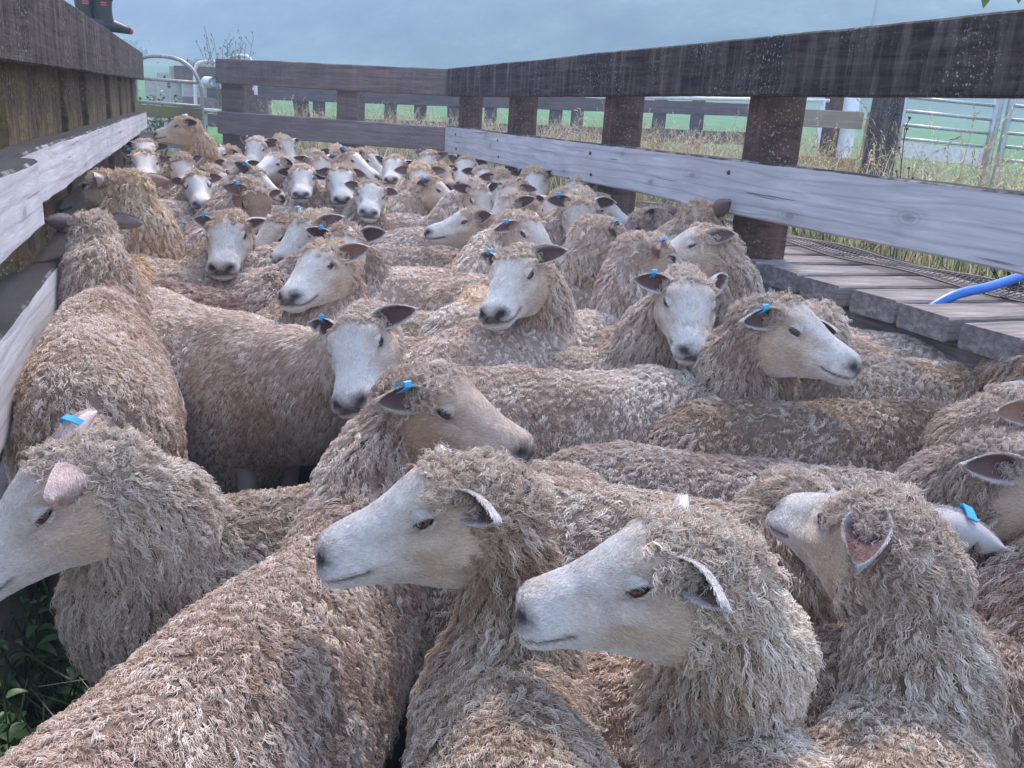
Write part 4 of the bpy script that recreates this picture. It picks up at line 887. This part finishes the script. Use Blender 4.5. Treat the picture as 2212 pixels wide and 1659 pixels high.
def smooth_path(p, n):
    p = np.asarray(p, float); k = len(p); t = np.linspace(0, k - 1, n); out = []
    for x in t:
        i = min(int(x), k - 2); f = x - i; a, b, c, d = p[max(i - 1, 0)], p[i], p[i + 1], p[min(i + 2, k - 1)]
        out.append(.5 * ((2 * b) + (c - a) * f + (2 * a - 5 * b + 4 * c - d) * f * f + (3 * b - a - 3 * c + d) * f ** 3))
    return np.array(out)

def build_gate():
    g = empty('arched_gate', (-.05, 8.9, 0)); tag(g, 'arched pipe gate with mossy boards at the far left corner of the herd', 'gate')
    a, b = np.array([-.315, 8.95]), np.array([.235, 8.74]); d = unit(b - a); L = np.linalg.norm(b - a)
    def P(s, z): q = a + d * s; return np.array([q[0], q[1], z]) - np.array(g.location)
    arc = [P(0, .2), P(0, 1.15), P(0, 1.33), P(.03, 1.41), P(.10, 1.455), P(.22, 1.47), P(.36, 1.46), P(.46, 1.42), P(.54, 1.34), P(L, 1.20), P(L, 1.0), P(L, .2)]
    V, F = tube(smooth_path(arc, 90), .0175, 12); mesh_obj('frame', V, F, M['gate_steel'], g)
    for z in (1.275, 1.075):
        V, F = tube([P(0, z), P(L, z - .01)], .015, 10); mesh_obj('bar', V, F, M['gate_steel'], g)
    for z, h, m in ((.95, .10, M['moss_board']), (.69, .13, M['mid_rail'])):
        p0 = P(.0, z) + np.array(g.location); p1 = P(L, z) + np.array(g.location); off = np.array([d[1], -d[0], 0]) * .03
        board_obj('board', p0 + off, p1 + off, h, .03, m, g, 150 + int(z * 10), .003)
    # second, paler pipe gate behind
    g2 = empty('pipe_gate', (.5, 10.2, 0)); tag(g2, 'pale rounded pipe gate standing behind the arched gate', 'gate')
    a, b = np.array([.22, 10.5]), np.array([.80, 10.25]); d = unit(b - a); L = np.linalg.norm(b - a)
    def Q(s, z): q = a + d * s; return np.array([q[0], q[1], z]) - np.array(g2.location)
    V, F = tube(smooth_path([Q(0, .4), Q(0, 1.3), Q(.02, 1.45), Q(.08, 1.50), Q(.25, 1.51), Q(L, 1.51), Q(L, .4)], 60), .019, 10); mesh_obj('frame', V, F, M['galv_white'], g2)
    for z in (1.26, 1.02):
        V, F = tube([Q(0, z), Q(L, z)], .016, 10); mesh_obj('bar', V, F, M['galv_white'], g2)
    V, F = tube([Q(.3, .4), Q(.3, 1.5)], .016, 8); mesh_obj('bar', V, F, M['galv_white'], g2)
    # white pipe end poking past the back fence post
    p = np.array([[.30, 8.02, 1.27], [.36, 7.99, 1.275], [.42, 7.96, 1.272]]); mb = MB()
    mb.add(*tube([(.27, 8.42, 1.275), (.325, 8.20, 1.27)], .045, 18, False)); mb.add(*tube([(.27, 8.42, 1.275), (.325, 8.20, 1.27)], .038, 18, False))
    o = mb.build('drain_pipe', M['white_plastic'], col=False); tag(o, 'short pale blue pipe end beside the left end of the back fence', 'pipe')

def build_yards_behind():
    # pale upright boards and dark boards of the next yard, seen through the arched gate
    f = empty('board_panel', (-.1, 12.4, 0)); tag(f, 'pale upright boards with a sloping top, seen through the arched gate', 'panel')
    for i in range(5):
        s = i / 5; x0 = -.33 + .145 * i; top = 1.22 + .27 * min(1, i / 3.2)
        V, F = board(top - .2, .138, .03, 170 + i, .004); o = mesh_obj('board', np.column_stack([V[:, 2], V[:, 1], V[:, 0]]), F, M['white_wood'], f, smooth=False)
        o.location = np.array([x0, 12.5 - .09 * i, .3]) - np.array(f.location)
    f2 = empty('board_panel', (.35, 12.1, 0)); tag(f2, 'dark weathered boards of the next yard behind the pale pipe gate', 'panel')
    board_obj('board', (.02, 12.26, 1.31), (1.1, 11.7, 1.33), .19, .05, M['dark_rail_back'], f2, 180)
    board_obj('board', (.10, 12.2, .96), (1.1, 11.68, .97), .18, .05, M['mid_rail'], f2, 181)
    for i, x in enumerate((.12, .62)):
        V, F = board(1.25, .17, .1, 182 + i, .006); o = mesh_obj('post', np.column_stack([V[:, 2], V[:, 1], V[:, 0]]), F, M['tan_wood'], f2, smooth=False); o.location = np.array([x, 12.3 - .5 * x, .3]) - np.array(f2.location)
    b = empty('board_panel', (.74, 9.36, 0)); tag(b, 'square dark board seen through the back fence between its rails', 'panel')
    V, F = board(.86, .235, .06, 190, .004); o = mesh_obj('board', np.column_stack([V[:, 2], V[:, 1], V[:, 0]]), F, M['dark_rail_back'], b, smooth=False); o.location = np.array([.628, 9.40, .34]) - np.array(b.location); o.rotation_euler = (0, 0, -.36)
    # second fence across the paddock
    f3 = empty('paddock_fence', (4.5, 13.5, .5)); tag(f3, 'brown post and rail fence across the paddock behind the back fence', 'fence')
    a = np.array([.4, 14.9]); e = np.array([8.3, 12.0]); d = unit(e - a); L = np.linalg.norm(e - a)
    for z, s in ((.0, 0), (-.42, 1)):
        board_obj('rail', (*a, 1.135 + z), (*e, 1.375 + z), .19, .05, M['far_wood'], f3, 200 + s, .006)
    for i, (x, lean, w) in enumerate(((1.32, 0, .17), (1.80, -.10, .22), (2.10, 0, .17), (2.62, .03, .19), (3.14, 0, .17), (3.57, 0, .17), (4.05, 0, .17), (4.59, 0, .17), (5.10, 0, .17), (5.54, 0, .17), (5.85, 0, .17), (6.4, 0, .16), (7.05, 0, .17), (7.6, 0, .17))):
        y = a[1] + (x - a[0]) * (e[1] - a[1]) / (e[0] - a[0]); h = 1.06 + .05 * math.sin(i * 3.1)
        V, F = board(h, w, .13, 210 + i, .01); V2 = np.column_stack([V[:, 2] + lean * (V[:, 0] - h), V[:, 1], V[:, 0]])
        o = mesh_obj('post', V2, F, M['far_wood'], f3, smooth=False); o.location = np.array([x - w / 2, y + .08, .44 + .03 * x]) - np.array(f3.location)

def build_right_background():
    f = empty('short_fence', (6.0, 7.2, .5)); tag(f, 'short fence with two tan rails and a yellow end post, beyond the round post', 'fence')
    board_obj('rail', (5.50, 7.46, 1.225), (6.24, 7.17, 1.235), .165, .04, M['tan_wood'], f, 230)
    board_obj('rail', (5.50, 7.42, .80), (6.20, 7.13, .80), .16, .04, M['yellow_wood'], f, 231)
    V, F = board(.95, .085, .085, 232, .003); o = mesh_obj('post', np.column_stack([V[:, 2], V[:, 1], V[:, 0]]), F, M['yellow_wood'], f, smooth=False); o.location = np.array([6.21, 7.06, .45]) - np.array(f.location); o.rotation_euler = (0, 0, -.36)
    o = round_post('tar_post', 5.46, 6.02, .4, 1.75, .125, M['dark_rail'], None, 240); tag(o, 'thick blackened post beside the metal field gate', 'post')
    # metal field gate
    def metal_gate(a, b, z0, dz, n, label, loc, board_h=None):
        g = empty('field_gate', (loc[0], loc[1], .5)); tag(g, label, 'gate'); L = np.array(g.location); a = np.array(a, float); b = np.array(b, float)
        for k in range(n):
            z = z0 - dz * k; V, F = tube([np.array([*a, z]) - L, np.array([*b, z - .03]) - L], .0165, 8); mesh_obj('bar', V, F, M['galv'], g)
        for p in (a, b):
            V, F = tube([np.array([*p, z0 + .1]) - L, np.array([*p, z0 - dz * n - .12]) - L], .026, 10); mesh_obj('stile', V, F, M['galv'], g)
        if board_h: board_obj('board', (*a, board_h), (*b, board_h - .03), .16, .04, M['galv_white'], g, 250)
        return g
    metal_gate((6.80, 7.27), (7.66, 6.96), 1.575, .132, 4, 'galvanised field gate with four bars beside the blackened post', (7.2, 7.1), .99)
    metal_gate((7.86, 6.96), (9.3, 6.4), 1.56, .132, 5, 'second galvanised gate cut off by the right frame edge', (8.5, 6.7))
    for x, y in ((7.74, 6.99), (7.81, 6.93)):
        o = round_post('steel_post', x, y, .4, 1.85, .03, M['galv'], None, int(x * 100)); tag(o, 'upright steel gate post, %s of the close pair between the two field gates' % ('farther' if x < 7.8 else 'nearer'), 'post', 'steel posts between the field gates')
    V, F = tube([(4.55, 8.76, 1.425), (5.7, 8.34, 1.475), (6.5, 8.03, 1.515)], .02, 10)
    r = empty('pipe_rail', (5.5, 8.4, .5)); tag(r, 'white pipe rail running just under the black top rail', 'rail')
    mesh_obj('bar', V - np.array(r.location), F, M['galv_white'], r)
    for x, y in ((4.6, 8.74), (6.45, 8.05)):
        V, F = tube([(x, y, .4), (x, y, 1.46 + (x - 4.6) * .03)], .022, 8); mesh_obj('post', V - np.array(r.location), F, M['galv_white'], r)
    # white plastic drum
    prof = [(.0, .0), (.135, .0), (.145, .03), (.15, .2), (.157, .21), (.157, .23), (.15, .24), (.15, .62), (.157, .63), (.157, .65), (.15, .66), (.145, .86), (.13, .90), (.0, .90)]
    seg = 28; V = []; F = []
    for rr, z in prof:
        for j in range(seg): t = 2 * math.pi * j / seg; V.append((rr * math.cos(t), rr * math.sin(t), z))
    for i in range(len(prof) - 1):
        for j in range(seg): a = i * seg + j; b = i * seg + (j + 1) % seg; F.append([a, b, b + seg, a + seg])
    o = mesh_obj('plastic_drum', V, F, M['white_plastic'], loc=(6.87, 8.22, .72)); tag(o, 'white plastic drum standing behind the short tan fence', 'drum')
    o = round_post('timber_post', 6.62, 8.1, .4, 1.62, .1, M['post'], None, 260); tag(o, 'dark round post left of the white plastic drum', 'post')
    p = terrain_z(np.array([52.4]), np.array([61.0]))[0]
    mb = MB(); mb.add(*tube([(52.4, 61.0, p - .5), (52.6, 61.2, p + 9.5)], [.16, .11], 10)); mb.add(*tube([(51.7, 61.4, p + 8.9), (53.5, 60.8, p + 8.9)], .06, 6))
    o = mb.build('utility_pole', M['pole'], col=False); tag(o, 'thin hazy utility pole on the hillside above the black rail', 'pole')

# ------------------------------------------------------------------ plants
def blades(name, pts, hgt, width, cols, bend, label=None, cat=None, kind='stuff', heads=None, seed=0):
    r = np.random.default_rng(seed); n = len(pts); k = 5; s = np.linspace(0, 1, k)
    az = r.random(n) * 2 * math.pi; bd = bend * (.3 + r.random(n)); L = hgt * (.6 + .8 * r.random(n))
    dx = np.cos(az); dy = np.sin(az)
    cx = pts[:, 0:1] + dx[:, None] * bd[:, None] * L[:, None] * s ** 2; cy_ = pts[:, 1:2] + dy[:, None] * bd[:, None] * L[:, None] * s ** 2
    cz = pts[:, 2:3] + L[:, None] * (s - .35 * bd[:, None] * s ** 2.5)
    w = width * (.6 + .8 * r.random(n))[:, None] * (1 - s ** 1.6)[None] + .0006
    a2 = az + math.pi / 2 + r.normal(size=n) * .6
    Lf = np.stack([cx + np.cos(a2)[:, None] * w, cy_ + np.sin(a2)[:, None] * w, cz], -1); Rt = np.stack([cx - np.cos(a2)[:, None] * w, cy_ - np.sin(a2)[:, None] * w, cz], -1)
    V = np.stack([Lf, Rt], 2).reshape(-1, 3); base = (np.arange(n) * 2 * k)[:, None]; q = np.arange(k - 1)[None] * 2
    F = np.stack([base + q, base + q + 1, base + q + 3, base + q + 2], -1).reshape(-1, 4)
    ci = cols[r.integers(0, len(cols), n)] * (.75 + .5 * r.random((n, 1))); C = np.repeat(ci, 2 * k, 0)
    Fl = F.tolist()
    if heads:                                             # seed heads: many small grains along the tip of each stalk
        VV = [V]; CC = [C]; off = len(V)
        hn = 16 if name == 'seed_grass' else 9
        for i in range(n):
            if r.random() > heads: continue
            tip = np.array([cx[i, -1], cy_[i, -1], cz[i, -1]]); pv = np.array([cx[i, -2], cy_[i, -2], cz[i, -2]]); d = unit(tip - pv)
            for g in range(hn):
                c = tip + d * (g / hn * (.13 if hn > 9 else .075) - .03) + r.normal(size=3) * .0055; e = d * .010 + r.normal(size=3) * .004; sd = unit(np.cross(e, r.normal(size=3))) * .0026
                VV.append(np.array([c - e, c + sd, c + e, c - sd])); CC.append(np.repeat((ci[i] * 1.1)[None], 4, 0)); Fl.append([off, off + 1, off + 2, off + 3]); off += 4
        V = np.concatenate(VV); C = np.concatenate(CC)
    o = mesh_obj(name, V, Fl, M['leaf'] if heads is None else M['straw'], col=C)
    if kind: tag(o, kind=kind)
    if label: tag(o, label, cat)
    return o

def build_grass():
    r = np.random.default_rng(11)
    def scatter(n, x0, x1, y0, y1, f=None):
        x = r.uniform(x0, x1, n); y = r.uniform(y0, y1, n); 
        if f is not None: k = f(x, y); x, y = x[k], y[k]
        return np.column_stack([x, y, terrain_z(x, y)])
    green = np.array([(.10, .19, .045), (.14, .22, .055), (.19, .26, .08), (.28, .28, .12)]); straw = np.array([(.60, .45, .26), (.68, .53, .33), (.52, .34, .22), (.70, .58, .40), (.46, .34, .17)])
    outside = lambda x, y: ((x > 2.62) | (y > 8.6 - .9 * x + .35)) & ((x > .55) | (y > 9.6))
    blades('green_grass', np.concatenate([scatter(9000, 2.6, 9, .2, 11.5, outside), scatter(3500, .5, 5, 7.0, 12, outside)]), .30, .0045, green, .55, seed=1)
    blades('dry_grass', np.concatenate([scatter(2600, 2.65, 6.5, .2, 8, outside), scatter(2200, 3.5, 9, 6.5, 12.0, outside), scatter(3200, .6, 5, 7.0, 12.5, outside), scatter(900, 1.0, 8, 11.8, 13.8, outside)]), .56, .0036, straw, .55, heads=.75, seed=2)
    near = scatter(150, 2.5, 3.3, .7, 6.0); near[:, 2] = .42
    blades('seed_grass', near, .66, .003, straw, .45, heads=1.0, seed=6)
    # leafy weeds in the bottom left corner, inside the pen
    mb = MB(); lc = [(.035, .085, .02), (.055, .12, .028), (.028, .07, .018), (.07, .14, .04)]
    for i in range(95):
        x = r.uniform(-.42, -.06); y = r.uniform(.9, 1.85); h = r.uniform(.14, .36); az0 = r.random() * 6.28
        lean = np.array([r.normal() * .05, r.normal() * .05]); pts = [np.array([x + lean[0] * t, y + lean[1] * t, h * t]) for t in np.linspace(0, 1, 5)]
        mb.add(*tube(pts, np.linspace(.0028, .0014, 5), 5, False), (.05, .09, .025))
        for k in range(int(h / .028)):
            t = (k + 1.5) / (h / .028 + 1); p = pts[0] + (pts[-1] - pts[0]) * t; az = az0 + k * 2.4; l = r.uniform(.022, .052) * (1.15 - .5 * t); w = l * .26
            d = np.array([math.cos(az), math.sin(az), r.uniform(.1, .6)]); sd = np.array([-math.sin(az), math.cos(az), 0]); V = []; 
            for u in np.linspace(0, 1, 6):
                c = p + d * l * u - np.array([0, 0, l * .55 * u * u]); ww = w * math.sin(math.pi * u ** .75) ** .9 + .0004
                V += [c - sd * ww + [0, 0, ww * .35], c - [0, 0, ww * .1], c + sd * ww + [0, 0, ww * .35]]
            F = []
            for u in range(5): F += [[3 * u, 3 * u + 1, 3 * u + 4, 3 * u + 3], [3 * u + 1, 3 * u + 2, 3 * u + 5, 3 * u + 4]]
            mb.add(V, F, np.array(lc[r.integers(0, 4)]) * r.uniform(.8, 1.3))
    o = mb.build('weeds', M['leaf']); tag(o, kind='stuff')
    p = np.column_stack([r.uniform(-.42, -.02, 900), r.uniform(.9, 2.0, 900), np.zeros(900)]); blades('pen_grass', p, .22, .0035, np.array([(.04, .085, .02), (.06, .10, .03)]), .7, seed=4)

def build_scrub():
    r = np.random.default_rng(21); V = []; F = []; C = []; n = 0
    for i in range(170):
        u = r.uniform(-.55, .75); dist = r.uniform(110, 260); x = dist * math.sin(u + .36); y = dist * math.cos(u + .36); s = r.uniform(.7, 2.6)
        z = float(terrain_z(np.array([x]), np.array([y]))[0])
        for k in range(34):
            p = np.array([x, y, z]) + r.normal(size=3) * [s * .6, s * .6, s * .28] + [0, 0, s * .45]; a = unit(r.normal(size=3)) * s * .34; b = unit(np.cross(a, r.normal(size=3))) * s * .26
            V += [p - a, p + b, p + a, p - b]; F.append([n, n + 1, n + 2, n + 3]); n += 4; C += [np.array([.035, .06, .03]) * r.uniform(.6, 1.6)] * 4
    o = mesh_obj('hillside_scrub', V, F, M['leaf'], col=np.array(C)); tag(o, kind='stuff')

def stalk_plant(name, base, h, n, spread, label, cat, col, bud, seed, buds=5, rad=.003, budr=.008):
    r = np.random.default_rng(seed); st = MB(); bd = MB()
    for i in range(n):
        az = r.random() * 6.28; sp = spread * r.random() ** .6; L = h * r.uniform(.65, 1.05)
        top = np.array([math.cos(az) * sp, math.sin(az) * sp, L]); pts = smooth_path([np.zeros(3) + [.02 * math.cos(az), .02 * math.sin(az), 0], top * [.25, .25, .4], top * [.7, .7, .75], top], 10)
        st.add(*tube(pts, np.linspace(rad, rad * .5, 10), 5, False), col)
        for k in range(buds):
            t = .62 + .38 * (k + 1) / buds; q = pts[int(t * 9)]; e = q + np.array([r.normal() * .02, r.normal() * .02, .018 + r.random() * .02]) * h * 1.6
            st.add(*tube([q, e], rad * .5, 4, False), col)
            for m_ in range(4):
                a = r.random() * 6.28; d = np.array([math.cos(a) * .6, math.sin(a) * .6, .9]) * budr * 1.5; sd = np.array([-math.sin(a), math.cos(a), 0]) * budr * .45
                bd.add([e - d * .3, e + sd + d * .4, e + d, e - sd + d * .4], [[0, 1, 2, 3]], bud)
        for k in range(5):
            q = pts[int(r.uniform(1, 7))]; a = r.random() * 6.28; d = np.array([math.cos(a), math.sin(a), .4]) * .05 * h * 2; sd = np.array([-math.sin(a), math.cos(a), 0]) * .006
            st.add([q, q + d * .5 + sd, q + d, q + d * .5 - sd], [[0, 1, 2, 3]], col)
    for V_, C_ in zip(bd.V, bd.C): st.add(V_, [[0, 1, 2, 3]], C_)
    o = st.build(name, M['straw'], loc=base); tag(o, label, cat)
    return o

def build_plants():
    stalk_plant('tall_weed', (.57, 10.3, .5), 1.22, 30, .30, 'tall seeding weed rising behind the left end of the back fence', 'weed', (.20, .22, .13), (.17, .14, .12), 31, 6, .0045, .012)
    stalk_plant('seeding_weed', (2.53, 2.60, .40), .78, 4, .10, 'dark budded weed stalks rising above the bleached right rail', 'weed', (.06, .075, .03), (.07, .05, .04), 32, 4, .003, .009)
    stalk_plant('dry_bush', (2.72, 2.15, .45), .42, 26, .34, 'dark twiggy bush beneath the bleached rail, beside the wire netting', 'bush', (.045, .05, .022), (.06, .055, .03), 33, 3, .003, .006)
    stalk_plant('dry_bush', (2.80, 3.3, .45), .34, 20, .3, 'twiggy low bush beyond the round post and the walkway', 'bush', (.08, .09, .03), (.12, .10, .05), 34, 3, .003, .006)
    # shrub seen through the arched gate
    r = np.random.default_rng(8); mb = MB()
    for i in range(420):
        p = np.array([r.normal() * .13, r.normal() * .12, .25 + abs(r.normal()) * .22]); d = unit(r.normal(size=3)) * .045; sd = unit(np.cross(d, r.normal(size=3))) * .014
        mb.add([p, p + d * .5 + sd, p + d, p + d * .5 - sd], [[0, 1, 2, 3]], np.array([.09, .15, .05]) * r.uniform(.5, 1.4))
    for i in range(10): 
        a = r.random() * 6.28; mb.add(*tube([(0, 0, 0), (.15 * math.cos(a), .15 * math.sin(a), .45)], [.006, .003], 5, False), (.12, .10, .06))
    o = mb.build('shrub', M['leaf'], loc=(-.14, 9.6, .45)); tag(o, 'small leafy shrub seen through the lower half of the arched gate', 'shrub')
    # branch with leaves dipping into the top right corner
    root = empty('tree_branch', (1.55, 1.3, 1.62)); tag(root, 'leafy twig tips dipping into the top right corner', 'branch')
    b = np.array(root.location); tw = smooth_path([(1.9, 1.6, 1.75), (1.55, 1.36, 1.55), (1.42, 1.33, 1.47)], 12) - b; V, F = tube(tw, np.linspace(.007, .003, 12), 6); mesh_obj('twig', V, F, M['pole'], root)
    for p, d, l in (((1.395, 1.335, 1.455), (-.1, .0, -1), .065), ((1.46, 1.33, 1.47), (.1, .02, -1), .065), ((1.6, 1.4, 1.57), (.5, .3, -.9), .08), ((1.7, 1.46, 1.64), (-.2, .5, -.6), .09)):
        p = np.array(p) - b; d = unit(d); sd = unit(np.cross(d, (.4, .9, .2))); V = []; F = []
        for u in np.linspace(0, 1, 7):
            c = p + d * l * u; w = l * .22 * math.sin(math.pi * u ** .8) + .0003; V += [c - sd * w, c + unit(np.cross(d, sd)) * w * .25, c + sd * w]
        for u in range(6): F += [[3 * u, 3 * u + 1, 3 * u + 4, 3 * u + 3], [3 * u + 1, 3 * u + 2, 3 * u + 5, 3 * u + 4]]
        mesh_obj('leaf', V, F, M['leaf'], root, col=np.repeat(np.array([[.12, .24, .05]]), len(V), 0))

# ------------------------------------------------------------------ person on the left fence
def build_person():
    base = np.array([-.385, 6.45, 1.50]); right = np.array([.937, -.343, 0]); fwd = np.array([.344, .939, 0])
    toe = unit(right * .62 + fwd * .78)
    legs = [(np.array([-.005, .0, 0]), toe), (-right * .115 + np.array([0, -.03, 0]), unit(right * .3 + fwd * .95))]
    mb = MB(); cl = (.045, .045, .05); hip = -right * .07 + np.array([0, 0, .86])
    for k, (f, t) in enumerate(legs):
        hp = hip + right * (.085 if k == 0 else -.085)
        pts = np.array([f + [0, 0, .185], f + [0, 0, .30], f * .6 + hp * .4 + [0, 0, .12], f * .35 + hp * .65 + [0, 0, .05], hp, hp + [0, 0, .06]])
        mb.add(*tube(smooth_path(pts, 22), np.interp(np.linspace(0, 1, 22), [0, .25, .5, .8, 1], [.062, .064, .072, .095, .105]), 16), cl)
    tor = np.array([hip + [0, 0, -.05], hip + [0, 0, .1], hip + [0, 0, .28], hip + [0, 0, .46], hip + [0, 0, .56], hip + [0, 0, .62]])
    V, F = tube(smooth_path(tor, 20), np.interp(np.linspace(0, 1, 20), [0, .2, .45, .75, .9, 1], [.15, .155, .145, .175, .13, .06]), 20)
    c0 = hip * [1, 1, 0]; rel = V - c0; V = c0 + rel - np.outer(rel @ fwd, fwd) * .35; mb.add(V, F, (.10, .12, .16))
    for s in (1, -1):
        sh = hip + right * .185 * s + [0, 0, .53]; pts = [sh, sh + right * .05 * s + [0, 0, -.15], sh + right * .06 * s + fwd * .02 + [0, 0, -.29], sh + right * .04 * s + fwd * .10 + [0, 0, -.52]]
        mb.add(*tube(smooth_path(pts, 14), np.linspace(.058, .034, 14), 12), (.10, .12, .16))
        hnd = np.array(pts[-1]); mb.add(*tube([hnd, hnd + [0, 0, -.05], hnd + [0, 0, -.085]], [.03, .04, .032], 10), (.5, .33, .26))
        for q in range(4): o_ = hnd + fwd * (.024 - .016 * q) + [0, 0, -.08]; mb.add(*tube([o_, o_ + [0, 0, -.045], o_ - right * .015 * s + [0, 0, -.08]], [.0085, .008, .006], 8), (.5, .33, .26))
        mb.add(*tube([hnd + fwd * .03 + [0, 0, -.02], hnd + fwd * .055 + [0, 0, -.055], hnd + fwd * .05 + [0, 0, -.085]], [.010, .009, .007], 8), (.5, .33, .26))
    nk = hip + [0, 0, .60]; mb.add(*tube([nk, nk + [0, 0, .10]], [.058, .054], 14), (.5, .33, .26))
    hc = nk + np.array([0, 0, .20]) + fwd * .02
    V, F = tube([hc + [0, 0, z] for z in np.linspace(-.125, .115, 14)], [.03, .055, .068, .075, .078, .08, .082, .083, .083, .081, .076, .066, .05, .02], 18); mb.add(V, F, (.5, .34, .27))
    mb.add(*tube([hc + fwd * .078 + [0, 0, .02], hc + fwd * .10 + [0, 0, -.03], hc + fwd * .08 + [0, 0, -.04]], [.008, .014, .008], 8), (.5, .34, .27))
    root = mb.build('person', vcol_mat('clothing', .9, .15, 40, .3, 200), loc=tuple(base)); tag(root, 'person standing on the left fence, only dark trousers and red-toed gumboots in view', 'person')
    V, F = tube([hc + [0, 0, z] for z in np.linspace(.03, .125, 6)], [.088, .09, .086, .076, .055, .01], 18); mesh_obj('hat', V, F, M['cloth'], root)
    for f, t in legs:
        sd = np.array([-t[1], t[0], 0]); mb = MB()
        mb.add(*tube([f + t * .0 + [0, 0, .205], f + [0, 0, .15], f + t * .004 + [0, 0, .10], f + t * .012 + [0, 0, .06]], [.060, .055, .051, .052], 18, False))
        ft = [(-.075, .034, .028), (-.068, .07, .040), (-.03, .082, .043), (.03, .085, .045), (.08, .070, .050), (.115, .058, .050), (.148, .050, .045), (.172, .040, .034), (.180, .028, .012)]
        V = []; seg = 18
        for u, h, w in ft:
            for j in range(seg):
                a = 2 * math.pi * j / seg; V.append(f + t * u + sd * w * math.cos(a) + np.array([0, 0, max(.0, h * .5 + h * .5 * math.sin(a)) + .004]))
        F = []
        for i in range(len(ft) - 1):
            for j in range(seg): a = i * seg + j; b = i * seg + (j + 1) % seg; F.append([a, b, b + seg, a + seg])
        F.append(list(range(seg))); F.append([(len(ft) - 1) * seg + j for j in range(seg)]); mb.add(V, F)
        bt = mb.build('boot', M['rubber'], root, col=False)
        V2 = np.array(V).reshape(len(ft), seg, 3)[6:].copy(); c = V2.mean(1, keepdims=True); V2 = c + (V2 - c) * 1.05; V2[:, :, 2] = np.maximum(V2[:, :, 2], .002); V2 += t * .003
        F2 = []
        for i in range(2):
            for j in range(seg): a = i * seg + j; b = i * seg + (j + 1) % seg; F2.append([a, b, b + seg, a + seg])
        F2.append([2 * seg + j for j in range(seg)]); mesh_obj('toe_cap', V2.reshape(-1, 3), F2, M['red_rubber'], bt)
        V, F = tube([f + [0, 0, .196], f + [0, 0, .188]], [.0615, .0612], 18, False); mesh_obj('band', V, F, M['red_rubber'], bt)
        pb = f + right * .03 - fwd * .05 + np.array([0, 0, .15]); n_ = unit(right * .35 - fwd); u_ = unit(np.cross([0, 0, 1], n_))
        mb2 = MB()
        for dz in (0, .013): mb2.add([pb + u_ * a + n_ * .003 + [0, 0, dz + b] for a, b in ((-.017, 0), (.017, 0), (.017, .008), (-.017, .008))], [[0, 1, 2, 3]])
        mb2.build('badge', M['red_rubber'], bt, col=False)

build_ground(); build_left_fence(); build_back_fence(); build_right_fence(); build_walkway(); build_gate(); build_yards_behind(); build_right_background()
build_grass(); build_scrub(); build_plants(); build_person()
if HAZE > 0: build_haze()
for i_, row_ in enumerate(SHEEP):
    make_sheep(row_, i_)
